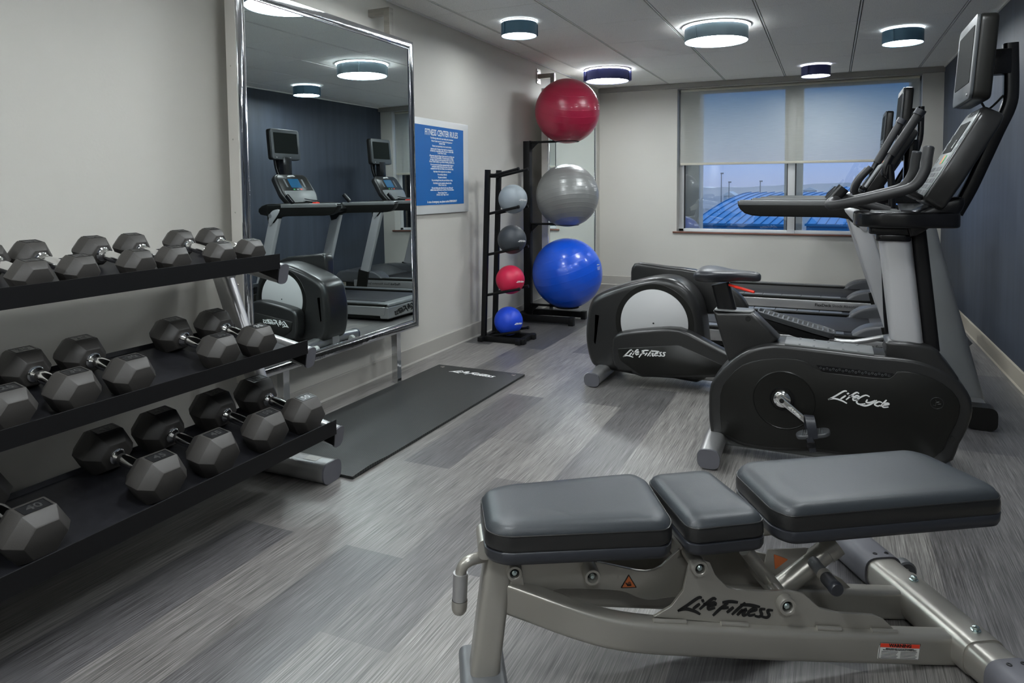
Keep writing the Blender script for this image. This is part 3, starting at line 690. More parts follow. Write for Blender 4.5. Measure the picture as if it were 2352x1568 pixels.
for k, (xf, zc, AF, hl, sep, L) in DB.items():
    for i, (yy, num) in enumerate(L):
        lab = 'black hex dumbbell on the %s shelf of the rack, %s' % (tn[k], ordn[i] if i < len(L)-1 else 'last one at the mirror end')
        if (k, i) == ('B', 4): lab = 'black hex dumbbell with a light 50 plate, far end of the bottom shelf'
        if (k, i) == ('B', 2): lab = 'black hex dumbbell marked 45 on the bottom shelf, beside the pair of 50s'
        loc = (xf-sep/2*math.cos(TILT), yy, zc+sep/2*math.sin(TILT)); rot = (0, TILT, R(random.uniform(-2, 2)))
        if (k, i) == ('T', 1): rot = (R(0), TILT, R(4))
        worn = (k, i) in (('B', 4), ('M', 4)); key = (k, num, worn); grp = 'dumbbells on the %s shelf' % tn[k]
        if key not in protos:
            protos[key] = make_dumbbell(num, AF, hl, sep, worn, lab, grp); protos[key].location = loc; protos[key].rotation_euler = rot
        else: dup(protos[key], loc, rot, lab, grp)

# ================================================================== MEDICINE BALL RACK
mr_ = thing('medicine_ball_rack', 'narrow black steel rack holding four small medicine balls', 'rack', (-2.15, 4.75, 0))
def ML(x, y, z): return (x+2.15, y-4.75, z)
SB = rrect(.034, .034, .003, 2)
YN, YFm = 4.655, 4.845
for k, yy in enumerate((YN, YFm)):
    bm = new(); sweep(bm, [ML(-2.325, yy, .02), ML(-2.282, yy, 1.262)], rrect(.030, .036, .003, 2), upv=(1, 0, 0)); obj('upright', bm, 'blacksteel', mr_)
levels = [.135, .455, .765, 1.0, 1.255]
bzs = [at(1168, 737, 'y', 4.75), at(1172, 642, 'y', 4.75), at(1176, 550, 'y', 4.75), at(1178, 457, 'y', 4.75)]
for i in range(5):
    for yy in (YN+.0, YFm-.0):
        if i < 4: zc = bzs[i].z-.095
        else: zc = 1.225
        yy2 = yy + (.012 if yy == YN else -.012)
        bm = new(); tube(bm, [ML(-2.30, yy2, zc-.016), ML(-2.045, yy2, zc+.04)], .010, 12); tube(bm, [ML(-2.052, yy2, zc+.0384), ML(-2.038, yy2, zc+.0415)], .012, 12); obj('support_rod', bm, 'blacksteel', mr_)
bm = new(); box(bm, *[-2.30+2.15, -2.27+2.15], YN-4.75, YFm-4.75, 1.205, 1.235, .002); obj('top_crossbar', bm, 'blacksteel', mr_)
bm = new()
for yy in (YN, YFm): box(bm, -2.345+2.15, -1.99+2.15, yy-4.75-.022, yy-4.75+.022, 0, .04, .003)
for xx in (-2.33, -2.03): box(bm, xx+2.15-.018, xx+2.15+.018, YN-4.75-.06, YFm-4.75+.06, .004, .036, .003)
obj('base_frame', bm, 'blacksteel', mr_)
def ball(name, label, cat, group, ctr, r, m, seams, tiltax, logo=None, flat=0, logo_dir=None, logo_w=.1):
    t = thing(name, label, cat, ctr, (0, 0, 0), group); bm = new()
    # body of revolution with shallow raised or sunk seams
    prof = []; n = 240
    for k in range(n+1):
        a = PI*k/n; h = -math.cos(a); rr = math.sin(a); d = 0
        for sm_, wd, dp in seams:
            d += dp*math.exp(-((h-sm_)/wd)**2)
        prof.append(((r+d)*rr if 0 < k < n else 0, (r+d)*h))
    lathe(bm, prof, 72); bm.transform(Matrix.Rotation(tiltax[0], 4, 'X') @ Matrix.Rotation(tiltax[1], 4, 'Y'))
    if flat:
        for v in bm.verts:
            if v.co.z < -r*flat: v.co.z = -r*flat+(v.co.z+r*flat)*.25
    obj('ball_skin', bm, m, t, ang=80)
    if logo:
        d = Vector(logo_dir).normalized(); u = Vector((0, 0, 1)).cross(d).normalized(); v = d.cross(u)
        b2 = new()
        if logo == 'mark': 
            for q in range(3): box(b2, -logo_w*.5, logo_w*(.45-.12*q), -.007-q*.010, -.003-q*.010, 0, .0006)
            brush(b2, 'fitness', logo_w*.9, T(0, .014, 0), 1.4)
        else: brush(b2, 'fitness', logo_w, Matrix.Identity(4), 1.4)
        bmesh.ops.subdivide_edges(b2, edges=list(b2.edges), cuts=1)
        for p in b2.verts:   # wrap onto the sphere
            off = p.co.z; q = (d + u*(p.co.x/r) + v*(p.co.y/r)).normalized()*(r+.0012+off); p.co = q
        obj('logo', b2, 'white', t)
    return t
mb = [('medblue', 'small bright blue medicine ball on the lowest rung'), ('medred', 'small red medicine ball, second from the bottom'), ('medblack', 'small charcoal medicine ball above the red one'), ('medgrey', 'small light grey medicine ball on the highest rung')]
for i, (m, lb) in enumerate(mb):
    c_ = bzs[i]; r = .1065
    ball('medicine_ball', lb, 'medicine ball', 'medicine balls on the narrow rack', (c_.x, 4.75, c_.z), r, m, [(0, .012, -.0012), (.0, .5, 0)], (R(25+20*i), R(20)), 'logo', 0, (.82, -.30, -.05), .085)

# ================================================================== EXERCISE BALL RACK
gr = thing('exercise_ball_rack', 'tall black post rack with three rings holding large exercise balls', 'rack', (-2.2, 5.6, 0))
def GL(x, y, z): return (x+2.2, y-5.6, z)
bm = new(); box(bm, -2.395+2.2, -2.335+2.2, -.03, .03, .03, 1.525, .003); obj('post', bm, 'blacksteel', gr)
bm = new()
pth = [(-1.90, 5.44), (-2.20, 5.44), (-2.32, 5.46), (-2.385, 5.53), (-2.40, 5.60), (-2.385, 5.67), (-2.32, 5.74), (-2.20, 5.76), (-1.90, 5.76)]
sweep(bm, [GL(x, y, .04) for x, y in smooth2(pth, 4, closed=False)], rrect(.052, .05, .004, 2)); obj('base_frame', bm, 'blacksteel', gr)
for s in (-1, 1):
    bm = new(); box(bm, -1.935+2.2, -1.895+2.2, s*.16-.03, s*.16+.03, 0, .07, .004); obj('rubber_foot', bm, 'blacksteel', gr)
balls = [(at(1303, 627, 'y', 5.6), .294, 'ballblue', at(1303, 704, 'y', 5.6).z, 'large bright blue exercise ball on the lowest ring'),
         (at(1303, 450, 'y', 5.6), .262, 'ballsilver', at(1303, 515, 'y', 5.6).z, 'large silver grey exercise ball on the middle ring'),
         (at(1303, 258, 'y', 5.6), .268, 'ballred', at(1303, 324, 'y', 5.6).z, 'large burgundy red exercise ball on the highest ring')]
for c_, r, m, zr, lb in balls:
    rr = .092
    bm = new(); tube(bm, [(c_.x+2.2+rr*math.cos(2*PI*k/32), rr*math.sin(2*PI*k/32), zr) for k in range(33)], .008, 10); ri = obj('support_ring', bm, 'blacksteel', gr)
    bm = new(); tube(bm, [(-.14, 0, zr), (c_.x+2.2-rr, 0, zr)], .010, 10); prism(bm, [(-.14, zr-.075), (-.14, zr+.002), (-.06, zr)], -.004, .004, 'y'); box(bm, -.142, -.13, -.02, .02, zr-.08, zr+.012); obj('ring_arm', bm, 'blacksteel', ri)
    # the ball sits in the ring
    seams = [(-.8+.2*q, .006, .0013) for q in range(9)] if m != 'ballsilver' else [(-.85+.121*q, .006, .0012) for q in range(15)]
    ax = {'ballblue': (R(12), R(-14)), 'ballsilver': (R(-14), R(-12)), 'ballred': (R(14), R(10))}[m]
    zc_ = max(c_.z, zr+.008+math.sqrt(r*r-rr*rr)-.012)
    ball('exercise_ball', lb, 'exercise ball', 'exercise balls on the post rack', (c_.x, 5.6, zc_), r, m, seams, ax, 'mark', 0, (.98, -.12, .25) if m != 'ballred' else (.95, .05, .1), .055)

# ================================================================== WEIGHT BENCH
thB = R(30.5); bx_ = Vector((math.cos(thB), math.sin(thB), 0)); by_ = Vector((-bx_.y, bx_.x, 0))
_o = at(2150, 1420, 'z', .09); BO = Vector((_o.x, _o.y, 0)) + by_*.06
def BP(pts, c):
    out = []
    for p in pts:
        d = ray(p[0], p[1]); t = (c-(CAM-BO).dot(by_))/d.dot(by_); q = CAM+d*t; out.append((round((q-BO).dot(bx_), 4), round(q.z, 4)))
    return out
wb = thing('weight_bench', 'adjustable weight bench with three black padded cushions and champagne steel frame', 'bench', tuple(BO), (0, 0, thB))
def pad(name, poly, z0, slope, xr, th=.052, shell=.028, dish=0):
    # poly: (x, y) outline; the pad tilts about xr by slope
    MM = T(xr, 0, 0) @ Matrix.Rotation(-slope, 4, 'Y') @ T(-xr, 0, 0)
    o = rounded(poly, .035, 6)
    bm = new(); t = bmesh.new(); n = len(o)
    cx = sum(p[0] for p in o)/n; cy = sum(p[1] for p in o)/n
    def inset(p, k):
        d = Vector((p[0]-cx, p[1]-cy)); L = d.length; k = min(k, L*.6); return (cx+d.x*(L-k)/L, cy+d.y*(L-k)/L)
    lay = [(.004, 0), (0, .006), (0, th*.42), (.003, th*.62)]
    r1 = [[t.verts.new((*inset(p, k), z0+h)) for p in o] for k, h in lay]
    for a, b_ in zip(r1, r1[1:]):
        for j in range(n): t.faces.new((a[j], a[(j+1) % n], b_[(j+1) % n], b_[j]))
    t.faces.new(r1[0]); t.faces.new(r1[-1]); merge(bm, t, MM)
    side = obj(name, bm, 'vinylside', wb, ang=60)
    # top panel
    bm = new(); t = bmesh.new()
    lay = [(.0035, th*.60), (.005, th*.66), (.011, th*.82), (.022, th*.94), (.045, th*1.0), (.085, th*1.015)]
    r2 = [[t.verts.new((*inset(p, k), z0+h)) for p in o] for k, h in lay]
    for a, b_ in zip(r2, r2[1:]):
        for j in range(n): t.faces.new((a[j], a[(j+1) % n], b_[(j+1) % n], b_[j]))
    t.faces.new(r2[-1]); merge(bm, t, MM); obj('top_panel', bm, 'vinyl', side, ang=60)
    bm = new(); pth = [Vector((*inset(p, .0026), z0+th*.615)) for p in o]; pth = [MM @ v for v in pth]; tube(bm, pth+[pth[0]], .0016, 6); obj('seam_piping', bm, 'vinylside', side)
    # moulded shell under the pad
    bm = new(); t = bmesh.new(); lay = [(.020, -shell), (.006, -shell*.92), (.001, -shell*.6), (.0, -.002), (.006, .001)]
    r3 = [[t.verts.new((*inset(p, k), z0+h)) for p in o] for k, h in lay]
    for a, b_ in zip(r3, r3[1:]):
        for j in range(n): t.faces.new((a[j], a[(j+1) % n], b_[(j+1) % n], b_[j]))
    t.faces.new(r3[0]); t.faces.new(r3[-1]); merge(bm, t, MM); obj('pad_shell', bm, 'padtray', side, ang=60)
hw = .137
pad('head_pad', [(-1.092, -.105), (-1.055, -.134), (-.695, -.139), (-.672, -.10), (-.665, .10), (-.685, .139), (-1.03, .105), (-1.092, .075)], .353, R(-.6), -.88, th=.058, shell=.030)
pad('seat_pad', [(-.630, -.139), (-.447, -.139), (-.474, .139), (-.642, .139)], .353, R(2.5), -.55, th=.056, shell=.030)
pad('back_pad', [(-.430, -.10), (-.405, -.139), (.105, -.139), (.128, -.105), (.108, .10), (.08, .139), (-.400, .139), (-.428, .10)], .364, R(1.5), -.40, th=.058, shell=.030)
# crossbar on the floor, with caps, plate, bolts, wheel
sec = rrect(.098, .078, .034, 6)
bm = new(); sweep(bm, [(.05, -.42, .048), (.05, .42, .048)], sec); cb = obj('rear_crossbar', bm, 'champ', wb)
bm = new(); sec2 = rrect(.104, .084, .036, 6); sweep(bm, [(.05, -.150, .0485), (.05, .14, .0485)], sec2); obj('saddle_plate', bm, 'champ', cb)
for yy in (-.115, .10):
    bm = new(); lathe(bm, [(.011, 0), (.011, .003), (.0075, .004), (.0075, .010), (.004, .012), (0, .012)], 18, T(.058, yy, .0905)); obj('bolt', bm, 'bolt', cb)
for s in (-1, 1):
    bm = new(); sweep(bm, [(.05, s*.215, .0485), (.05, s*.432, .0485)], rrect(.109, .088, .037, 6)); fc = obj('rubber_end_cap', bm, 'capgrey', cb)
    for dx in (-.012, .022):
        bm = new(); lathe(bm, [(.006, 0), (.0055, .0015), (.003, .0016), (.0028, -.001), (0, -.001)], 14, T(.05+dx, s*.235, .0925)); obj('screw', bm, 'blackink', fc)
for s in (-1, 1):
    bm = new(); lathe(bm, [(0, -.016), (.028, -.016), (.033, -.012), (.033, .012), (.028, .016), (0, .016)], 24, T(.128, s*.24, .034), axis='y'); wh = obj('transport_wheel', bm, 'midgrey', cb)
    bm = new(); box(bm, .08, .13, s*.24-.022, s*.24-.018, .02, .05, .001); box(bm, .08, .13, s*.24+.018, s*.24+.022, .02, .05, .001); obj('wheel_bracket', bm, 'champ', wh)
# two base tubes
for s in (-1, 1):
    pts = [(-1.06, s*.014, .207), (-1.02, s*.026, .197), (-.96, s*.045, .181), (-.89, s*.065, .161), (-.81, s*.080, .140), (-.72, s*.088, .125), (-.6, s*.090, .110), (-.35, s*.090, .079), (.02, s*.090, .039)]
    bm = new(); sweep(bm, smooth2(pts, 3, closed=False), rrect(.046, .074, .014, 5)); bt = obj('base_tube', bm, 'champ', wb)
    # gusset plate standing on the tube
    pl = BP([(1500, 1412), (1540, 1388), (1567, 1352), (1578, 1302), (1584, 1284), (1602, 1278), (1628, 1288), (1641, 1318), (1668, 1345), (1690, 1351), (1755, 1354), (1805, 1352), (1842, 1360), (1880, 1393), (1920, 1403), (2002, 1408), (2028, 1420), (2064, 1455), (1900, 1449), (1700, 1430)], -.085)
    bm = new(); prism(bm, [(a, c) for a, c in pl], s*.088-.004, s*.088+.004, 'y', .0008, 1); gp = obj('gusset_plate', bm, 'champ', bt, ang=30)
    if s == -1:
        zt_ = lambda x: .103
        for a in ((1500, 1418, 1575), (1655, 1431, 1717), (1875, 1446, 1930), (2000, 1452, 2058)):
            p0, p1 = BP([(a[0], a[1]), (a[2], a[1]+3)], -.097); zq = lambda x: .110-(x+.6)*.1195+.0375; bm = new(); tube(bm, [(p0[0], -.0985, zq(p0[0])+.001), (p1[0], -.0985, zq(p1[0])+.001)], .0055, 10); obj('weld_bead', bm, 'champ', bt)
        c1 = BP([(1665, 1395)], -.0925)[0]
        a1, a2 = BP([(1557, 1404), (1776, 1411)], -.0925)
        bm = new(); brush(bm, 'fitness', a2[0]-a1[0], frame(((a1[0]+a2[0])/2, -.0925, c1[1]), (a2[0]-a1[0], 0, a2[1]-a1[1]), (0, 0, 1)), 1.25); obj('logo', bm, 'blackink', bt)
        # warning sticker, lying on the sloping side of the tube
        q = BP([(2022, 1474), (2118, 1478), (2110, 1516), (2016, 1510)], -.1142)
        W_ = (q[1][0]-q[0][0]); H_ = .040; sm_ = T((q[0][0]+q[2][0])/2, -.1134, (q[0][1]+q[2][1])/2) @ Matrix.Rotation(R(6.8), 4, 'Y')
        zb2 = H_/2; za = -H_/2; xa, xb_ = -W_/2, W_/2
        bm = new(); box(bm, xa, xb_, -.0004, .0006, za, zb2, .0002, 1, sm_); st = obj('warning_sticker', bm, 'paper', bt, label='white and red warning label')
        bm = new(); box(bm, xa+.003, xb_-.003, -.0008, 0, zb2-.012, zb2-.003, 0, 1, sm_); obj('red_band', bm, 'labelred', bt)
        bm = new(); fr = lambda x, z: sm_ @ frame((x, -.0009, z), (1, 0, 0), (0, 0, 1))
        text(bm, 'WARNING', .0105, fr(0, zb2-.0074), sxy=(1.1, 1), off=.0004)
        text(bm, 'SERIOUS INJURY CAN OCCUR ON THIS EQUIPMENT.', .0030, fr(0, zb2-.0148)); text(bm, 'YOU MUST FOLLOW THESE PRECAUTIONS TO AVOID INJURY:', .0030, fr(0, zb2-.0178))
        for cx_ in (-W_*.23, W_*.23):
            for k in range(5): box(bm, cx_-W_*.20, cx_+W_*(.20-.02*((k*7) % 3)), -.0008, -.0003, zb2-.0225-k*.0034, zb2-.0216-k*.0034, 0, 1, sm_)
        for a in (xa+.0012, xb_-.002): box(bm, a, a+.0008, -.0008, -.0003, za+.001, zb2-.001, 0, 1, sm_)
        for a in (za+.0012, zb2-.0016): box(bm, xa+.001, xb_-.001, -.0008, -.0003, a, a+.0008, 0, 1, sm_)
        obj('label_print', bm, 'blackink', bt, smooth=False)
# front post with foot
bm = new(); sweep(bm, [(-1.09, -.035, .02), (-1.05, 0, .285)], rrect(.078, .066, .018, 5), upv=(1, 0, 0)); po = obj('front_post', bm, 'champ', wb)
bm = new(); sweep(bm, [(-1.09, -.12, .022), (-1.09, .045, .022)], rrect(.105, .044, .02, 5)); obj('front_foot', bm, 'midgrey', po)
for s in (-1, 1): bm = new(); prism(bm, BP([(1153, 1300), (1198, 1302), (1204, 1347), (1141, 1344), (1150, 1325)], -.04), s*.036-.003, s*.036+.003, 'y', .0006, 1); obj('clevis_plate', bm, 'champ', po, ang=30)
def pivot(x, z, y, r, parent, l=.02, bolt=True):
    bm = new(); lathe(bm, [(r*.62, .002), (r*.62, -l*.5), (r*.95, -l*.5), (r, -l*.42), (r, l*.5), (0, l*.5)], 28, T(x, y, z) @ Matrix.Rotation(R(180), 4, 'Z'), axis='y')
    p = obj('pivot_boss', bm, 'champ', parent)
    bm = new(); lathe(bm, [(0, -l*.1), (r*.6, -l*.1), (r*.6, 0), (0, 0)], 20, T(x, y, z), axis='y'); lathe(bm, [(0, -l*.42), (r*.22, -l*.42), (r*.34, -l*.36), (r*.34, 0)], 14, T(x, y, z), axis='y')
    return p
def boss(px, py, y, r, parent, l=.022):
    (x, z), = BP([(px, py)], y)
    bm = new(); lathe(bm, [(r*.58, l*.3), (r*.60, -l*.46), (r*.66, -l*.5), (r*.92, -l*.5), (r, -l*.38), (r, l*.5), (0, l*.5)], 30, T(x, y, z), axis='y'); p = obj('pivot_boss', bm, 'champ', wb)
    bm = new(); lathe(bm, [(0, -l*.05), (r*.57, -l*.05), (r*.57, l*.1), (0, l*.1)], 20, T(x, y, z), axis='y'); obj('pivot_well', bm, 'blackink', p)
    bm = new(); lathe(bm, [(0, -l*.42), (r*.20, -l*.42), (r*.34, -l*.34), (r*.34, l*.1)], 14, T(x, y, z), axis='y'); obj('bolt', bm, 'bolt', p)
boss(1181, 1312, -.045, .018, wb); boss(1357, 1316, -.05, .019, wb, .04); boss(1604, 1300, -.096, .019, wb, .026); boss(1803, 1386, -.096, .021, wb, .028)
# pad carrier link
lk = BP([(1196, 1290), (1250, 1290), (1335, 1290), (1370, 1290), (1440, 1305), (1484, 1312), (1520, 1300), (1560, 1262), (1600, 1262), (1600, 1330), (1578, 1368), (1548, 1371), (1520, 1374), (1490, 1378), (1460, 1370), (1430, 1358), (1370, 1353), (1290, 1352), (1240, 1362), (1215, 1358), (1196, 1330)], -.03)
for s in (-1, 1):
    bm = new(); prism(bm, smooth2(lk, 2), s*.026-.004, s*.026+.004, 'y', .001, 1); ln = obj('carrier_link', bm, 'champ', wb, ang=30)
    if s == -1:
        tri = BP([(1444, 1318), (1463, 1349), (1425, 1350)], -.0305)
        bm = new(); prism(bm, rounded(tri, .003, 3), -.0312, -.0304, 'y'); wt_ = obj('warning_triangle', bm, 'blackink', ln, label='orange triangle hazard sticker', smooth=False)
        g = (sum(p[0] for p in tri)/3, sum(p[1] for p in tri)/3)
        bm = new(); prism(bm, [(g[0]+(p[0]-g[0])*.80, g[1]+(p[1]-g[1])*.80) for p in tri], -.0316, -.0311, 'y'); obj('triangle_face', bm, 'warnorange', ln, smooth=False)
        bm = new()
        for k in range(4): box(bm, g[0]-.003+k*.0022, g[0]-.0016+k*.0022, -.0320, -.0315, g[1]-.003, g[1]+.0055-abs(k-1.5)*.002)
        box(bm, g[0]-.004, g[0]+.006, -.0320, -.0315, g[1]-.006, g[1]-.002); prism(bm, [(g[0]-.0085, g[1]+.002), (g[0]-.0065, g[1]+.003), (g[0]-.001, g[1]-.004), (g[0]-.003, g[1]-.006)], -.032, -.0315, 'y'); obj('hand_symbol', bm, 'blackink', ln, smooth=False)
bm = new(); sweep(bm, [(-1.04, 0, .318), (-.69, 0, .318)], rrect(.05, .036, .008, 3)); obj('head_pad_rail', bm, 'champ', wb)
bm = new(); sweep(bm, [(-.61, 0, .305), (-.47, 0, .309)], rrect(.05, .03, .008, 3)); obj('seat_rail', bm, 'champ', wb)
bm = new(); tube(bm, [(BP([(1604, 1300)], -.096)[0][0], -.094, BP([(1604, 1300)], -.096)[0][1]), (BP([(1604, 1300)], -.096)[0][0], .094, BP([(1604, 1300)], -.096)[0][1])], .016, 18); obj('pivot_axle', bm, 'champ', wb)
bm = new(); x_, z_ = BP([(1803, 1386)], -.096)[0]; tube(bm, [(x_, -.094, z_), (x_, .094, z_)], .016, 18); obj('pivot_axle', bm, 'champ', wb)
# curved ladder under the seat joint
bm = new(); arc = BP([(1545, 1190), (1568, 1215), (1573, 1245), (1560, 1278)], -.02); prism(bm, [(a-.012, c) for a, c in smooth2(arc, 3, closed=False)]+[(a+.010, c) for a, c in smooth2(arc, 3, closed=False)][::-1], -.03, .03, 'y', .002, 2); obj('ladder_plate', bm, 'champ', wb)
# back support: rail under back pad, strut, brace tube with pop pin grip
r0 = BP([(1770, 1262), (2000, 1245)], -.02)
bm = new(); sweep(bm, [(-.42, 0, .316), (-.05, 0, .334)], rrect(.05, .036, .008, 3)); obj('back_rail', bm, 'champ', wb)
p0, p1 = BP([(1712, 1262), (1790, 1352)], -.02); bm = new(); tube(bm, [(p0[0], -.02, p0[1]), (p1[0], -.02, p1[1]-.01)], .0165, 18); obj('strut_tube', bm, 'champ', wb)
p2, p3 = BP([(1792, 1345), (1905, 1258)], .0); bm = new(); tube(bm, [(p2[0]-.02, .0, p2[1]-.02), (p3[0], .0, p3[1])], .026, 22); bt_ = obj('brace_tube', bm, 'champ', wb)
bm = new(); tube(bm, [(p3[0]-.01, 0, p3[1]-.008), (p3[0]+.016, 0, p3[1]+.010)], .0285, 22); obj('tube_collar', bm, 'champ', bt_)
gp0, gp1, gp2 = BP([(1868, 1290)], -.02)[0], BP([(1890, 1318)], -.07)[0], BP([(1914, 1345)], -.115)[0]
bm = new(); tube(bm, [(gp0[0], -.02, gp0[1]), (gp1[0], -.075, gp1[1])], .014, 18); gpin = obj('pop_pin_sleeve', bm, 'midgrey', wb)
bm = new(); tube(bm, [(gp1[0], -.072, gp1[1]), (gp1[0]+(gp2[0]-gp1[0])*.3, -.085, gp1[1]+(gp2[1]-gp1[1])*.3)], .0165, 18); obj('pin_collar', bm, 'champ', gpin)
bm = new(); lathe(bm, [(0, 0), (.014, 0), (.0155, .003), (.0155, .034), (.0165, .036), (.0165, .046), (.014, .05), (0, .05)], 22, T(gp1[0]+(gp2[0]-gp1[0])*.25, -.083, gp1[1]+(gp2[1]-gp1[1])*.25) @ Vector((gp2[0]-gp1[0], -.045, gp2[1]-gp1[1])).normalized().to_track_quat('Z', 'Y').to_matrix().to_4x4()); obj('pin_grip', bm, 'padtray', gpin)
w3 = BP([(1778, 1262), (1850, 1268), (1776, 1318)], -.022); bm = new(); prism(bm, BP([(1762, 1260), (1855, 1256), (1850, 1268), (1782, 1318), (1752, 1305)], -.022), -.026, -.022, 'y'); web = obj('web_plate', bm, 'champ', wb, ang=30)
bm = new(); prism(bm, rounded(BP([(1777, 1272), (1810, 1284), (1780, 1307)], -.0265), .003, 3), -.0275, -.0266, 'y'); obj('warning_triangle', bm, 'warnorange', web, smooth=False)
# bent lever handle at the head end
h = BP([(1120, 1292), (1085, 1287), (1066, 1296), (1058, 1315), (1056, 1335), (1055, 1396)], -.05)
bm = new(); tube(bm, [(h[0][0]+.04, 0.0, h[0][1]), (h[0][0], -.02, h[0][1]), (h[1][0], -.045, h[1][1]), (h[2][0], -.05, h[2][1]), (h[3][0], -.05, h[3][1]), (h[4][0], -.05, h[4][1])], .0125, 16, sm=4); hb = obj('lever_handle', bm, 'champ', wb)
bm = new(); L0 = Vector((h[3][0], -.05, h[3][1])); L1 = Vector((h[5][0], -.05, h[5][1])); tube(bm, [L0, L0+(L1-L0)*.75], .0165, 20); obj('handle_grip', bm, 'silver', hb, label='satin aluminium sleeve')
bm = new(); d = (L1-L0); lathe(bm, [(.0175, 0), (.0178, .016), (.0165, .024), (.012, .031), (.006, .0345), (0, .035)], 22, T(*(L0+d*.75)) @ d.normalized().to_track_quat('Z', 'Y').to_matrix().to_4x4()); obj('grip_end', bm, 'champ', hb)
bm = new(); sweep(bm, [(-1.082, -.05, .322), (-1.082, .03, .322)], rrect(.035, .045, .015, 4)); obj('end_hinge', bm, 'champ', wb)

# ================================================================== CARDIO MACHINES (all face +x)
def tv_set(t, x, yc, z, w=.39, h=.31, d=.055, tilt=6, mount=True):
    # a flat cardio television facing -x
    MM = T(x, yc, z) @ Matrix.Rotation(R(tilt), 4, 'Y')
    bm = new(); prism(bm, rrect(w, h, .03, 5), 0, d, 'x', .012, 3, MM); tv = obj('television', bm, 'plastic2', t, ang=50)
    bm = new(); prism(bm, rrect(w-.004, h-.004, .03, 5), -.008, .003, 'x', .003, 2, MM); obj('bezel', bm, 'bezel', tv, ang=50)
    bm = new(); prism(bm, rrect(w-.07, h-.10, .008, 3), -.0095, -.0075, 'x', 0, 1, MM @ T(0, 0, .012)); obj('screen', bm, 'screen', tv, smooth=False)
    bm = new(); lathe(bm, [(0, 0), (.006, 0), (.006, .003), (0, .004)], 12, MM @ T(-.0085, -w*.36, -h*.43) @ Matrix.Rotation(R(-90), 4, 'Y')); obj('power_button', bm, 'silver', tv)
    return tv
def console_panel(t, base, top, yc, w, m_shell, lcd=True, depth=.05, kind='bike', bulge=None):
    # slab from base (x,z) up to top (x,z); the face looks towards -x and up
    b_ = Vector((base[0], 0, base[1])); tp = Vector((top[0], 0, top[1])); v = (tp-b_); L = v.length; v.normalize()
    nrm = Vector((-v.z, 0, v.x))      # face normal, towards the user
    F_ = Matrix(((0, v.x, nrm.x, b_.x), (-1, 0, 0, yc), (0, v.z, nrm.z, b_.z), (0, 0, 0, 1)))   # local x=-y world, local y=up the face, z=out
    poly = rounded([(-w*.40, 0), (w*.40, 0), (w*.5, L*.30), (w*.47, L*.9), (w*.38, L), (-w*.38, L), (-w*.47, L*.9), (-w*.5, L*.30)], .03, 4)
    bm = new(); prism(bm, poly, -depth, 0, 'z', .012, 3, F_); sh = obj('console', bm, m_shell, t, ang=50)
    bm = new(); prism(bm, [(p[0]*.9, L*.04+p[1]*.92) for p in poly], 0, .0035, 'z', .0012, 1, F_); obj('console_face', bm, 'keys' if kind == 'bike' else 'plastic2', sh, ang=50)
    bm = new(); prism(bm, rrect(w*.56 if kind == 'bike' else w*.30, L*.32 if kind == 'bike' else L*.30, .006, 2), .0036, .0052, 'z', 0, 1, F_ @ T(0, L*.68, 0)); dsp = obj('display', bm, 'screen' if kind == 'bike' else 'lcd', sh, smooth=False)
    if kind == 'bike':
        bm = new(); 
        g = [(0, .010), (.004, .004), (.002, -.003), (.007, -.011), (.004, -.012), (-.001, -.005), (-.005, -.012), (-.008, -.011), (-.003, -.002), (-.003, .004)]
        prism(bm, [(p[0]*1.2, p[1]*1.2) for p in g], .0053, .006, 'z', 0, 1, F_ @ T(w*.16, L*.60, 0)); lathe(bm, [(.004, 0), (0, .001)], 10, F_ @ T(w*.16, L*.60+.017, .0055)); obj('runner_icon', bm, 'white', sh)
        bm = new(); box(bm, -w*.02, w*.10, L*.40, L*.49, .0036, .005, 0, 1, F_); obj('keypad', bm, 'orange', sh, smooth=False)
        bm = new(); box(bm, w*.10, w*.16, L*.40, L*.49, .0036, .005, 0, 1, F_); obj('keypad', bm, 'green', sh, smooth=False)
        for r_ in range(5):
            for c_ in (-1, 0, 1):
                bm = new(); box(bm, c_*w*.24-w*.10, c_*w*.24+w*.10, L*(.07+r_*.062), L*(.115+r_*.062), .0036, .0046, .0006, 1, F_); obj('key', bm, 'midgrey' if (r_+c_) % 2 else 'platform', sh, smooth=False)
        for s in (-1, 1):
            for k in range(4):
                bm = new(); box(bm, s*w*.38-w*.04, s*w*.38+w*.04, L*(.42+k*.09), L*(.47+k*.09), .0036, .005, .0006, 1, F_); obj('key', bm, 'platform', sh, smooth=False)
    else:
        for k, (c_, m_) in enumerate(((-.10, 'red'), (0, 'keys'), (.10, 'green'))):
            bm = new(); box(bm, c_*w-.012, c_*w+.012, L*.455, L*.49, .0036, .0055, .001, 1, F_); obj('key', bm, m_, sh, smooth=False)
        for s in (-1, 1):
            bm = new(); box(bm, s*w*.25-.012, s*w*.25+.012, L*.55, L*.82, .0036, .005, .001, 1, F_); obj('keypad', bm, 'midgrey', sh, smooth=False)
        bm = new(); prism(bm, rounded([(-w*.36, L*.03), (w*.36, L*.03), (w*.43, L*.28), (w*.43, L*.42), (-w*.43, L*.42), (-w*.43, L*.28)], .02, 3), .003, .012, 'z', .003, 2, F_); obj('accessory_tray', bm, 'platform', sh, ang=50)
        bm = new(); brush(bm, 'fitness', w*.22, F_ @ T(0, L*.93, .0036), 1.3); obj('logo', bm, 'white', sh)
    return sh, F_, L

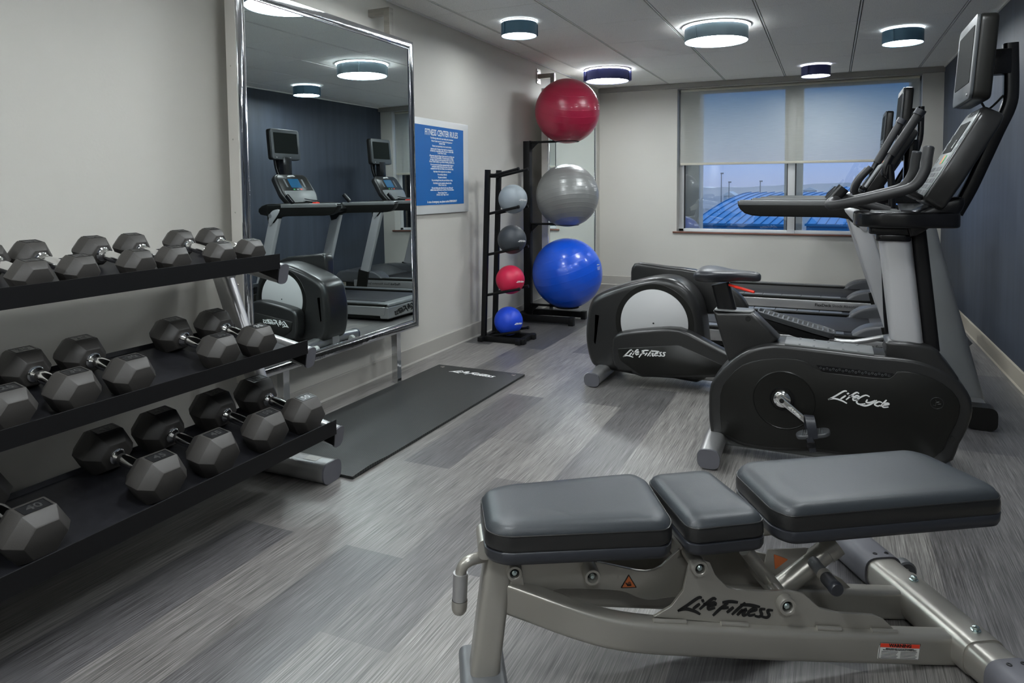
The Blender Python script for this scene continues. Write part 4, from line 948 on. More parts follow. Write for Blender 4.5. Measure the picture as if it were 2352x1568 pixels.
# ------------------------------------------------------------------ exercise bike
BY = 3.12
bk = thing('exercise_bike', 'black upright exercise bike with silver column and saddle behind the bench', 'exercise bike', (0, BY, 0))
def bkz(pts, y): return XZ(pts, y)
hb_ = .085
sh_px = [(1631, 992), (1628, 901), (1645, 862), (1686, 822), (1727, 800), (1769, 791), (1802, 792), (1900, 803), (2008, 816), (2058, 820), (2112, 828), (2160, 846), (2200, 873), (2231, 915), (2233, 962), (2205, 1022), (2169, 1070), (2011, 1058), (1883, 1040), (1780, 1036), (1708, 1026), (1674, 1011), (1655, 997)]
body = bkz(sh_px, BY-hb_)
bm = new(); prism(bm, smooth2(body, 3), -hb_, hb_, 'y', .022, 4); sb_ = obj('body_shell', bm, 'plastic', bk, ang=50)
# raised side panels (near and far)
inner = [(1657, 985), (1655, 905), (1672, 868), (1705, 838), (1750, 825), (1800, 822), (1850, 829), (1880, 850), (1960, 862), (2042, 868), (2060, 852), (2112, 858), (2165, 880), (2200, 915), (2203, 950), (2180, 1000), (2140, 1055), (2011, 1050), (1880, 1030), (1780, 1026), (1710, 1016), (1675, 1000)]
ip = bkz(inner, BY-hb_)
for s in (-1, 1):
    bm = new(); prism(bm, smooth2(ip, 2), s*hb_-(.0 if s > 0 else .006), s*hb_+(.006 if s > 0 else 0), 'y', .0025, 2); pn = obj('side_panel', bm, 'plastic2', bk, ang=50)
    (cx_, cz_), = bkz([(1800, 919)], BY-hb_-.006)
    (ex_, ez_), = bkz([(1873, 919)], BY-hb_-.006); rr_ = ex_-cx_
    bm = new(); lathe(bm, [(0, 0), (rr_-.004, 0), (rr_-.002, .002), (rr_, 0), (rr_+.002, -.002)], 56, T(cx_, s*(hb_+.0075), cz_) @ Matrix.Rotation(R(-90*s), 4, 'X')); obj('crank_cover', bm, 'plastic2', pn)
    bm = new(); vp = bkz([(1875, 838), (2052, 858), (2040, 866), (1888, 852)], BY-hb_-.006); prism(bm, vp, s*(hb_+.0045)-.003, s*(hb_+.0045)+.003, 'y'); vn = obj('vent_grille', bm, 'gloss', pn, smooth=False)
    bm = new(); 
    for k in range(22):
        f = (k+.5)/22; a = Vector(vp[0]).lerp(Vector(vp[1]), f); c_ = Vector(vp[3]).lerp(Vector(vp[2]), f); m_ = (a+c_)/2
        lathe(bm, [(.0028, 0), (.0036, .0012), (.0044, 0)], 8, T(m_.x, s*(hb_+.0078), m_.y+.002*(-1)**k) @ Matrix.Rotation(R(-90*s), 4, 'X'))
    obj('vent_mesh', bm, 'plastic', vn, kind='stuff') if False else obj('vent_mesh', bm, 'midgrey', pn, kind='stuff')
    for q in ((1673, 970), (2187, 1006)):
        (qx, qz), = bkz([q], BY-hb_-.006); bm = new(); lathe(bm, [(.006, 0), (.0055, .001), (0, .0005)], 14, T(qx, s*(hb_+.0062), qz) @ Matrix.Rotation(R(-90*s), 4, 'X')); obj('screw', bm, 'blackink', pn)
    (lx_, lz_), = bkz([(1971, 914)], BY-hb_-.006)
    fr_ = frame((lx_, s*(hb_+.0064), lz_), (1 if s < 0 else -1, 0, -.0 if s < 0 else 0), (0, 0, 1))
    bm = new(); brush(bm, 'cycle', .212, fr_, .95); obj('logo', bm, 'white', pn)
    (ex2, ez2), = bkz([(2152, 926)], BY-hb_-.006); bm = new(); Rm = T(ex2, s*(hb_+.0066), ez2) @ Matrix.Rotation(R(-90*s), 4, 'X')
    lathe(bm, [(.019, 0), (.020, .0012), (.022, .0012), (.023, 0)], 32, Rm)
    for a in ([(-.012, .008), (-.004, .010), (-.002, -.004), (.008, -.006)], [(-.004, -.012), (.002, .003), (.013, .001)]):
        tube(bm, [Rm @ Vector((p[0], -p[1], .0006)) for p in a], .0015, 6)
    obj('round_emblem', bm, 'plastic', pn)
# top cover strips
tp_ = bkz([(1802, 792), (2008, 816)], BY-hb_)
bm = new(); a, c_ = tp_; d = Vector((c_[0]-a[0], 0, c_[1]-a[1])); 
prism(bm, [(a[0], a[1]-.006), (c_[0], c_[1]-.006), (c_[0], c_[1]+.0045), (a[0], a[1]+.0045)], -hb_+.010, hb_-.010, 'y', .002, 2); tc_ = obj('top_cover', bm, 'platform', bk, ang=50)
for k in range(5):
    f = .17+k*.165; x = a[0]+d.x*f; z = a[1]+d.z*f+.005
    for s in (-1, 1):
        bm = new(); box(bm, x-.004, x+.004, min(s*.070, s*.045), max(s*.070, s*.045), z-.002, z+.0015, .001, 1); obj('tread_rib', bm, 'midgrey', tc_)
# seat housing, post, saddle
sp = bkz([(1637, 714), (1650, 718), (1728, 719), (1760, 750), (1789, 779), (1760, 800), (1675, 838), (1655, 775)], BY-.052)
bm = new(); prism(bm, sp, -.052, .052, 'y', .022, 4); shs = obj('seat_tower', bm, 'plastic', bk, ang=55)
bm = new(); zz = sp[0][1]+.004; tp2 = bkz([(1637, 712), (1728, 717)], BY-.052); prism(bm, rounded([(tp2[0][0]+.004, -.048), (tp2[1][0]-.002, -.048), (tp2[1][0]+.004, .0), (tp2[1][0]-.002, .048), (tp2[0][0]+.004, .048)], .02, 4), zz-.004, zz+.002, 'z', .001, 1); obj('tower_rim', bm, 'platform', shs, ang=50)
(qx, qz), = bkz([(1718, 732)], BY-.052); bm = new(); lathe(bm, [(.010, 0), (.009, .002), (0, .0015)], 18, T(qx, -.0525, qz) @ Matrix.Rotation(R(90), 4, 'X')); obj('adjust_hole', bm, 'blackink', shs)
pp = bkz([(1655, 650), (1677, 725)], BY); bm = new(); sweep(bm, [(pp[0][0], 0, pp[0][1]), (pp[1][0], 0, pp[1][1]-.02)], rrect(.05, .075, .012, 3), upv=(1, 0, 0)); obj('seat_post', bm, 'gloss', bk)
# saddle: lofted cross sections along x
sa = bkz([(1598, 640), (1748, 640)], BY); x0s, x1s = sa[0][0], sa[1][0]; zt_ = bkz([(1630, 610)], BY)[0][1]
sx_ = [(0, .075, -.034, .026), (.03, .105, -.012, .050), (.10, .123, -.002, .062), (.2, .128, .0, .066), (.35, .118, -.002, .062), (.5, .085, -.010, .052), (.62, .055, -.014, .046), (.78, .040, -.016, .044), (.92, .034, -.018, .042), (.98, .028, -.024, .034), (1.0, .018, -.034, .018)]
bm = new(); rings = []
for u, hwid, dz, th in sx_:
    x = x0s+(x1s-x0s)*u; ring = []
    for k in range(24):
        a_ = 2*PI*k/24; cy_ = math.cos(a_); sz_ = math.sin(a_)
        yy = hwid*math.copysign(abs(cy_)**.75, cy_); z = zt_+dz + (-.004*(1-abs(cy_))*(1 if u < .6 else 0)) - th/2 + th/2*math.copysign(abs(sz_)**.8, sz_)
        if sz_ < 0: yy *= .9
        ring.append(bm.verts.new((x, yy, z)))
    rings.append(ring)
for r1, r2 in zip(rings, rings[1:]):
    for k in range(24): bm.faces.new((r1[k], r1[(k+1) % 24], r2[(k+1) % 24], r2[k]))
bm.faces.new(rings[0]); bm.faces.new(rings[-1]); sd = obj('saddle', bm, 'padtray', bk, ang=75)
m1 = sd.modifiers.new('s', 'SUBSURF'); m1.levels = 1; m1.render_levels = 1
lv = bkz([(1668, 655), (1700, 662), (1733, 670)], BY-.05); bm = new(); sweep(bm, [(lv[0][0], -.01, lv[0][1]), (lv[1][0], -.045, lv[1][1]), (lv[2][0], -.06, lv[2][1])], rrect(.016, .010, .004, 3)); obj('seat_lever', bm, 'red', bk, label='red seat release lever')
# stabilisers
bm = new(); sweep(bm, [(bkz([(1640, 1030)], BY-.2)[0][0]-.012, -.262, .045), (-.43, -.10, .058), (-.43, .10, .058), (-.445, .262, .045)], rrect(.085, .075, .036, 6)); rs_ = obj('rear_stabiliser', bm, 'silver', bk)
for s in (-1, 1):
    xx = bkz([(1640, 1030)], BY-.2)[0][0]-.012
    bm = new(); sweep(bm, [(xx if s < 0 else -.445, s*.262, .045), (xx if s < 0 else -.445, s*.272, .0445)], rrect(.089, .079, .038, 6)); obj('end_cap', bm, 'capgrey', rs_)
bm = new(); sweep(bm, [(.40, -.24, .045), (.40, .24, .045)], rrect(.085, .075, .036, 6)); fs_ = obj('front_stabiliser', bm, 'silver', bk)
for s in (-1, 1): bm = new(); sweep(bm, [(.40, s*.24, .045), (.40, s*.252, .045)], rrect(.089, .079, .038, 6)); obj('end_cap', bm, 'capgrey', fs_)
bm = new(); sweep(bm, [(-.43, 0, .052), (.40, 0, .052)], rrect(.07, .05, .01, 3)); obj('floor_rail', bm, 'platform', bk)
# crank, pedals
(cx_, cz_), = bkz([(1796, 918)], BY-hb_-.02)
(px_, pz_), = bkz([(1866, 982)], BY-hb_-.06)
for s in (-1, 1):
    bm = new(); Rm = T(cx_, s*(hb_+.010), cz_) @ Matrix.Rotation(R(-90*s), 4, 'X'); lathe(bm, [(.036, -.006), (.036, .004), (.030, .012), (.020, .015), (0, .016)], 40, Rm); hub = obj('crank_hub', bm, 'chrome2', bk)
    bm = new(); lathe(bm, [(.040, -.004), (.044, -.001), (.045, .002), (.047, .002), (.048, -.004)], 36, Rm); obj('hub_ring', bm, 'gloss', hub)
    dx, dz = (px_-cx_)*(-s), (pz_-cz_)*(-s)
    ex_, ez_ = cx_+dx, cz_+dz; y0_ = s*(hb_+.028); y1_ = s*(hb_+.040)
    bm = new(); sweep(bm, [(cx_-dx*.10, y0_, cz_-dz*.10), (cx_+dx*.5, (y0_+y1_)/2, cz_+dz*.5), (ex_+dx*.06, y1_, ez_+dz*.06)], rrect(.013, .026, .006, 3), upv=(dz, 0, -dx), taper=[1.15, .95, .9]); ca = obj('crank_arm', bm, 'chrome2', bk, ang=50)
    bm = new(); lathe(bm, [(.0095, 0), (.0095, .003), (0, .003)], 20, T(cx_, y0_+s*.0065, cz_) @ Matrix.Rotation(R(-90*s), 4, 'X')); obj('crank_bolt', bm, 'blackink', ca)
    if s < 0:
        bm = new(); brush(bm, 'fitness', .06, frame((cx_+dx*.42, y0_-.013, cz_+dz*.42), (dx, -.08*abs(dx), dz), (-dz, 0, dx)), 1.0); obj('logo', bm, 'white', ca)
    # pedal platform
    yp = y1_+s*.055; tl = R(-14)
    PM = T(ex_+.004, yp, ez_-.012) @ Matrix.Rotation(tl, 4, 'Y')
    bm = new(); prism(bm, rounded([(-.055, -.038), (.045, -.042), (.062, -.02), (.062, .02), (.045, .042), (-.055, .038), (-.066, 0)], .018, 4), -.008, .008, 'z', .004, 2, PM); pd = obj('pedal', bm, 'darkgrey', bk, ang=50)
    for k in range(9): bm = new(); box(bm, -.04+k*.009, -.0365+k*.009, -.032, .032, .008, .0105, .0006, 1, PM); obj('tread_rib', bm, 'midgrey', pd)
    bm = new(); tube(bm, [PM @ Vector((0, -s*.06, 0)), PM @ Vector((0, s*.035, 0))], .008, 12); obj('spindle', bm, 'chrome2', pd)
    # toe strap: loop over the pedal
    sp_ = [(-.012, -.048, -.010), (-.012, -.050, .020), (-.006, -.040, .052), (.0, -.010, .070), (.004, .022, .064), (.004, .042, .035), (.0, .046, -.006)]
    bm = new(); sweep(bm, [PM @ Vector((p[0], p[1]*(-s)*-1, p[2])) for p in smooth2(sp_, 4, closed=False)], rrect(.003, .036, .0012, 1), upv=(1, 0, 0)); sk = obj('toe_strap', bm, 'padtray', pd)
    yb_ = .049*s
    bm = new(); sweep(bm, [PM @ Vector((-.012, yb_, .004)), PM @ Vector((-.012, yb_, -.055))], rrect(.004, .024, .001, 1), upv=(1, 0, 0)); obj('strap_tail', bm, 'padtray', pd)
    bm = new(); box(bm, -.028, .004, yb_-.006, yb_+.006, -.036, -.014, .002, 2, PM); obj('strap_buckle', bm, 'gloss', pd)
# column
ct = bkz([(2020, 553), (2097, 549)], BY-.05); cbm = bkz([(2051, 790), (2129, 794)], BY-.05)
bm = new(); sweep(bm, [(sum(p[0] for p in ct)/2-.004, 0, ct[0][1]+.03), (sum(p[0] for p in cbm)/2-.004, 0, cbm[0][1]-.03)], rounded([(-.058, -.040), (-.034, -.056), (.034, -.056), (.058, -.040), (.058, .040), (.034, .056), (-.034, .056), (-.058, .040)], .012, 3), upv=(1, 0, 0)); obj('column', bm, 'colsilver', bk, ang=25)
bm = new(); x_a = (sum(p[0] for p in ct)/2+.076); x_b = (sum(p[0] for p in cbm)/2+.078); sweep(bm, [(x_a, 0, ct[0][1]+.05), (x_b, 0, cbm[0][1]-.02)], rrect(.085, .05, .015, 3), upv=(1, 0, 0)); obj('column_spine', bm, 'blacksteel', bk)
cl = bkz([(2036, 796), (2044, 783), (2140, 795), (2165, 822), (2202, 868), (2192, 885), (2100, 835), (2036, 820)], BY-.075); bm = new(); prism(bm, smooth2(cl, 2), -.078, .078, 'y', .018, 4); obj('column_boot', bm, 'plastic', bk, ang=50)
# console tray head
hd = bkz([(1977, 486), (1978, 521), (1992, 524), (1995, 538), (2012, 542), (2018, 553), (2094, 549), (2118, 532), (2160, 507), (2194, 497), (2210, 480), (2190, 462), (2152, 464), (2060, 478), (2010, 484)], BY-.10)
bm = new(); hx0, hx1 = hd[0][0], hd[10][0]; hz0, hz1 = hd[1][1], hd[0][1]
prism(bm, rounded([(hx0-.01, -.085), (hx0+.05, -.145), (hx0+.17, -.150), (hx1, -.11), (hx1, .11), (hx0+.17, .150), (hx0+.05, .145), (hx0-.01, .085), (hx0-.028, 0)], .04, 5), hz0, hz1, 'z', .010, 3); ch = obj('console_tray', bm, 'gloss', bk, ang=50)
bm = new(); prism(bm, rounded([(hx0+.03, -.09), (hx0+.20, -.09), (hx0+.20, .09), (hx0+.03, .09)], .03, 4), hz0-.028, hz0+.002, 'z', .006, 2); obj('tray_collar', bm, 'gloss', ch, ang=50)
bm = new(); prism(bm, rounded([(hx0+.055, -.075), (hx0+.175, -.075), (hx0+.175, .075), (hx0+.055, .075)], .025, 4), hz0-.055, hz0-.026, 'z', .005, 2); obj('column_collar', bm, 'gloss', ch, ang=50)
bm = new(); prism(bm, smooth2(bkz([(2090, 545), (2125, 530), (2165, 506), (2195, 497), (2212, 480), (2215, 455), (2180, 455), (2120, 480), (2085, 500)], BY-.10), 2), -.11, .11, 'y', .015, 3); obj('console_neck', bm, 'gloss', ch, ang=50)
bm = new()
for s in (-1, 1): lathe(bm, [(.043, 0), (.046, .006), (.050, .006), (.052, 0)], 32, T(hx0+.085, s*.075, hz1-.001))
for s in (-1, 1): bm2 = new(); lathe(bm2, [(.040, 0), (.045, .008), (.051, .008), (.054, 0)], 32, T(hx0+.085, s*.075, hz1-.002)); obj('cup_ring', bm2, 'platform', ch)
bm.free()
# console slab and post
cbs = bkz([(2118, 462), (2262, 240)], BY-.15)
cn, CF, CL = console_panel(bk, cbs[0], (cbs[1][0], cbs[1][1]), 0, .37, 'plastic', depth=.075)
bm = new(); brush(bm, 'fitness', .11, CF @ T(0, CL*.93, .0038), 1.2); obj('logo', bm, 'midgrey', cn)
bm = new(); box(bm, -.12, .12, .0, .022, .0, .05, .006, 2, CF); obj('reading_rack', bm, 'gloss', cn)
for s in (-1, 1): bm = new(); box(bm, s*.10-.014, s*.10+.014, .005, .05, .03, .055, .004, 2, CF); obj('rack_clip', bm, 'gloss', cn)
po_ = bkz([(2195, 490), (2228, 432), (2262, 360), (2290, 300), (2316, 245), (2322, 200), (2321, 100)], BY)
bm = new(); pth3 = smooth2([(p[0], 0, p[1]) for p in po_], 4, closed=False); sweep(bm, pth3, rrect(.052, .046, .012, 3), upv=(1, 0, 0)); ps = obj('television_post', bm, 'gloss', bk)
tvx = bkz([(2252, 128)], BY-.19)[0]; tv_set(bk, tvx[0]-.012, 0, tvx[1]+.002, .385, .30, .058, tilt=4)
tpx = po_[-1]
bm = new(); box(bm, tvx[0]+.035, tpx[0], -.03, .03, tpx[1]-.11, tpx[1]-.02, .004); box(bm, tvx[0]+.03, tvx[0]+.06, -.06, .06, tvx[1]-.06, tvx[1]+.09, .004); obj('television_bracket', bm, 'gloss', ps)
bm = new(); tube(bm, [(tvx[0]+.03, -.03, tvx[1]-.14), (tvx[0]+.05, -.02, tvx[1]-.17), (tvx[0]+.075, 0, tvx[1]-.155), (tvx[0]+.105, 0, tvx[1]-.12)], .004, 8, sm=4); obj('cable', bm, 'blackink', ps)
# handlebars
for s in (-1, 1):
    hp = bkz([(2134, 340), (2124, 392), (2098, 428), (2040, 446), (1960, 464), (1912, 474)], BY-.20)
    pts = [(hp[0][0], s*.19, hp[0][1]), (hp[0][0]*.6+hp[1][0]*.4, s*.195, hp[0][1]*.6+hp[1][1]*.4), (hp[1][0], s*.20, hp[1][1]), (hp[2][0], s*.205, hp[2][1]), (hp[3][0], s*.205, hp[3][1]), (hp[4][0], s*.19, hp[4][1]), (hp[5][0], s*.15, hp[5][1]+.002), (hp[5][0]-.006, s*.105, hp[5][1]+.012), (hp[5][0]+.03, s*.06, hp[5][1]+.03), (hp[5][0]+.07, s*.045, hp[5][1]+.02), (hx0+.10, s*.04, hz1)]
    bm = new(); tube(bm, pts, .0185, 18, sm=4); hbx = obj('handlebar', bm, 'foam', bk)
    bm = new(); e = Vector(pts[0]); dd = (Vector(pts[0])-Vector(pts[1])).normalized(); lathe(bm, [(.0185, 0), (.0185, .002), (.016, .006), (0, .007)], 18, T(*e) @ dd.to_track_quat('Z', 'Y').to_matrix().to_4x4()); obj('grip_end_cap', bm, 'padtray', hbx)
    bm = new(); pa = Vector((hp[5][0]+.012, s*.07, hp[5][1]+.040)); sweep(bm, [pa+Vector((-.02, 0, -.03)), pa+Vector((.028, 0, .030))], rrect(.044, .036, .014, 4), upv=(0, 1, 0)); obj('pulse_sensor', bm, 'gloss', hbx)

# ------------------------------------------------------------------ elliptical trainer
EY = 4.10
el = thing('elliptical_trainer', 'black elliptical trainer with a light grey disc and moving arms beside the window side', 'elliptical', (0, EY, 0))
hh = .125
hp_ = XZ([(1356, 835), (1345, 797), (1343, 758), (1347, 718), (1356, 690), (1372, 676), (1400, 664), (1449, 649), (1504, 639), (1544, 642), (1575, 660), (1597, 687), (1608, 718), (1616, 771), (1617, 874), (1545, 872), (1475, 866), (1406, 853), (1375, 846)], EY-hh)
bm = new(); prism(bm, smooth2(hp_, 3), -hh, hh, 'y', .040, 5); hs = obj('drive_housing', bm, 'plastic', el, ang=55)
dc = XZ([(1502, 742)], EY-hh)[0]; de = XZ([(1581, 742)], EY-hh)[0]; dr = de[0]-dc[0]
for s in (-1, 1):
    Rm = T(dc[0], s*(hh+.0005), dc[1]) @ Matrix.Rotation(R(-90*s), 4, 'X')
    bm = new(); lathe(bm, [(dr+.035, -.004), (dr+.030, .001), (dr+.006, .0015), (dr+.003, -.001)], 64, Rm); obj('disc_surround', bm, 'plastic2', hs)
    bm = new(); lathe(bm, [(0, .005), (dr-.004, .005), (dr, .002), (dr, -.003)], 64, Rm); dk = obj('crank_disc', bm, 'discgrey', hs, label='large light grey round disc')
    bm = new(); lathe(bm, [(0, .0062), (.005, .0062), (.005, .003)], 14, Rm @ T(-.002, -.0, 0)); obj('centre_screw', bm, 'blackink', dk)
    vs = XZ([(1367, 722), (1376, 724), (1372, 760), (1368, 790), (1364, 786), (1366, 752)], EY-hh); bm = new(); prism(bm, vs, s*(hh-.002)-.002, s*(hh-.002)+.003, 'y'); obj('vent_grille', bm, 'gloss', hs, smooth=False)
# lever covers: near one low, far one raised
lvn = XZ([(1406, 784), (1412, 771), (1428, 764), (1504, 756), (1559, 756), (1609, 779), (1670, 811), (1760, 850), (1860, 892), (1850, 915), (1760, 880), (1700, 872), (1644, 868), (1475, 867), (1449, 853), (1417, 850), (1406, 824)], EY-hh-.10)
bm = new(); prism(bm, smooth2(lvn, 2), -hh-.10, -hh-.006, 'y', .018, 4); ln_ = obj('pedal_lever', bm, 'plastic', el, ang=55)
pnp = XZ([(1419, 800), (1560, 792), (1660, 838), (1654, 860), (1476, 864), (1424, 826)], EY-hh-.10); bm = new(); prism(bm, rounded(pnp, .01, 3), -hh-.104, -hh-.099, 'y', .002, 1); obj('lever_panel', bm, 'plastic2', ln_, ang=50)
(lx_, lz_), = XZ([(1479, 811)], EY-hh-.104); (ax, az), (bx2, bz2) = XZ([(1429, 815), (1529, 809)], EY-hh-.104)
bm = new(); brush(bm, 'fitness', bx2-ax, frame((lx_, -hh-.1045, lz_), (bx2-ax, 0, bz2-az), (0, 0, 1)), 1.05); obj('logo', bm, 'white', ln_)
lvf = XZ([(1449, 665), (1448, 625), (1453, 610), (1466, 604), (1530, 613), (1596, 621), (1650, 645), (1690, 671), (1712, 696), (1716, 714), (1690, 722), (1612, 722), (1520, 720), (1455, 715)], EY+hh+.006)
bm = new(); prism(bm, smooth2(lvf, 2), hh+.006, hh+.10, 'y', .018, 4); lf_ = obj('pedal_lever', bm, 'plastic', el, ang=55)
bm = new(); (lx_, lz_), = XZ([(1540, 670)], EY+hh+.1); brush(bm, 'fitness', .26, frame((lx_, hh+.1015, lz_), (-1, 0, 0), (0, 0, 1)), 1.5); obj('logo', bm, 'white', lf_)
# foot plates
def footplate(px, yc, par):
    q = XZ(px, EY+yc-.075); a = Vector((q[0][0], yc, q[0][1])); b_ = Vector((q[1][0], yc, q[1][1])); d = (b_-a); L = d.length; d.normalize()
    Fm = Matrix(((d.x, 0, -d.z, a.x), (0, 1, 0, yc), (d.z, 0, d.x, a.z), (0, 0, 0, 1)))
    ol = rounded([(0, -.062), (L*.8, -.075), (L, -.06), (L, .06), (L*.8, .075), (0, .062)], .03, 5)
    bm = new(); prism(bm, ol, -.03, -.012, 'z', .006, 2, Fm); fp = obj('foot_plate', bm, 'darkgrey', el, ang=50)
    bm = new(); n = len(ol); w_ = [Fm @ Vector((p[0], p[1], -.010)) for p in ol]; sweep(bm, w_+[w_[0]], rrect(.010, .024, .004, 2), upv=(0, 0, 1)); obj('plate_rim', bm, 'darkgrey', fp)
    for k in range(14):
        bm = new(); box(bm, L*.05+k*L*.066, L*.05+k*L*.066+.010, -.052, .052, -.013, .001, .002, 1, Fm); obj('grip_rib', bm, 'midgrey', fp)
    return fp
footplate([(1742, 716), (1917, 768)], .20, lf_)
footplate([(1830, 885), (2010, 905)], -.20, ln_)
fr2 = XZ([(1690, 700), (1745, 722), (1915, 778), (1960, 786), (2050, 778)], EY+.2)
bm = new(); sweep(bm, [(fr2[0][0], .18, fr2[0][1]-.04), (fr2[2][0]-.03, .19, fr2[2][1]-.02)], rrect(.05, .05, .008, 2)); obj('lever_beam', bm, 'blacksteel', el)
bm = new(); tube(bm, [(fr2[2][0]-.04, .20, fr2[2][1]-.005), (fr2[3][0], .205, fr2[3][1]), (fr2[4][0], .22, fr2[4][1]+.01), (.42, .235, fr2[4][1]+.0)], .015, 14, sm=3); obj('link_rod', bm, 'silver', el)
bm = new(); tube(bm, [(.06, -.20, .16), (.28, -.22, .13), (.42, -.235, .18)], .015, 14, sm=3); obj('link_rod', bm, 'silver', el)
# frame: floor rails, stabilisers, column
bm = new(); sweep(bm, [(-1.28, 0, .060), (.62, 0, .060)], rrect(.075, .055, .01, 3)); obj('floor_rail', bm, 'silver', el)
xr_ = at(1342, 887, 'z', 0).x+.045
bm = new(); sweep(bm, [(xr_, -.30, .043), (xr_+.01, -.12, .052), (xr_+.01, .12, .052), (xr_, .30, .043)], rrect(.085, .070, .034, 6)); rs2 = obj('rear_stabiliser', bm, 'silver', el)
for s in (-1, 1):
    bm = new(); sweep(bm, [(xr_, s*.30, .043), (xr_, s*.312, .0425)], rrect(.089, .075, .036, 6)); obj('end_cap', bm, 'capgrey', rs2)
    bm = new(); lathe(bm, [(0, -.015), (.022, -.015), (.026, -.010), (.026, .010), (.022, .015), (0, .015)], 22, T(xr_-.052, s*.20, .027), axis='y'); obj('transport_wheel', bm, 'paper', rs2)
bm = new(); box(bm, xr_-.025, xr_+.02, .06, .12, .0865, .0872); obj('paper_label', bm, 'paper', rs2, smooth=False)
xf_ = at(2255, 930, 'y', EY-.27).x
bm = new(); sweep(bm, [(xf_, -.27, .05), (xf_, .27, .05)], rrect(.10, .085, .03, 5)); fs2 = obj('front_stabiliser', bm, 'silver', el)
for s in (-1, 1):
    bm = new(); sweep(bm, [(xf_, s*.20, .055), (xf_, s*.285, .055)], rrect(.125, .105, .035, 5)); obj('wheel_cover', bm, 'plastic2', fs2)
co = XZ([(2100, 490), (2222, 880)], EY-.05)
bm = new(); sweep(bm, [(co[0][0]-.015, 0, co[0][1]+.12), (co[0][0]*.75+co[1][0]*.25, 0, co[0][1]*.75+co[1][1]*.25), (co[1][0]+.01, 0, .06)], rounded([(-.05, -.07), (.05, -.07), (.06, 0), (.05, .07), (-.05, .07), (-.06, 0)], .03, 4), upv=(1, 0, 0)); obj('column', bm, 'colshaded', el, ang=50)
# console + arms
ccx = XZ([(1988, 440), (2090, 290)], EY-.13)
c2, CF2, L2 = console_panel(el, ccx[0], ccx[1], 0, .34, 'plastic', kind='el', depth=.05)
bm = new(); box(bm, -.12, .12, .0, .02, .0, .035, .005, 2, CF2); obj('reading_rack', bm, 'gloss', c2)
bm = new(); prism(bm, rounded([(ccx[0][0]-.06, -.10), (co[0][0]+.03, -.10), (co[0][0]+.03, .10), (ccx[0][0]-.06, .10)], .04, 4), ccx[0][1]-.06, ccx[0][1], 'z', .01, 3); obj('console_tray', bm, 'gloss', el)
bm = new(); sweep(bm, [(co[0][0]-.02, 0, ccx[0][1]-.02), (ccx[1][0]+.02, 0, ccx[1][1]-.06)], rrect(.09, .06, .02, 3), upv=(1, 0, 0)); obj('console_spine', bm, 'gloss', el)
for s, P_ in ((-1, [(2110, 262), (2088, 296), (2047, 356), (2034, 385), (2034, 408), (2048, 428), (2075, 450), (2105, 520)]), (1, [(2068, 282), (2050, 312), (2014, 374), (2004, 396), (2008, 415), (2024, 432), (2050, 455), (2090, 520)])):
    yy = s*.25
    q = XZ(P_, EY+yy); pts = [(p[0], yy, p[1]) for p in q]; pts[-2] = (pts[-2][0], s*.255, pts[-2][1]); pts[-1] = (pts[-1][0], s*.25, pts[-1][1])
    bm = new(); sweep(bm, smooth2(pts[:3], 3, closed=False), rrect(.040, .046, .018, 4), upv=(0, 1, 0)); ar_ = obj('moving_arm', bm, 'foam', el)
    bm = new(); tube(bm, pts[2:]+[(.40, s*.245, .42), (.42, s*.235, .20)], .0165, 16, sm=4); obj('arm_tube', bm, 'gloss', ar_)
    e = Vector(pts[0]); dd = (e-Vector(pts[1])).normalized(); bm = new(); sweep(bm, [e-dd*.005, e+dd*.022], rrect(.047, .064, .02, 4), upv=(0, 1, 0)); obj('arm_end', bm, 'padtray', ar_)
    bm = new(); tube(bm, [(ccx[0][0]-.02, s*.10, ccx[0][1]-.02), (ccx[0][0]-.05, s*.14, ccx[0][1]+.0), (ccx[0][0]-.03, s*.17, ccx[0][1]+.06), (ccx[0][0]+.02, s*.17, ccx[0][1]+.12)], .016, 14, sm=4); obj('fixed_grip', bm, 'foam', el)

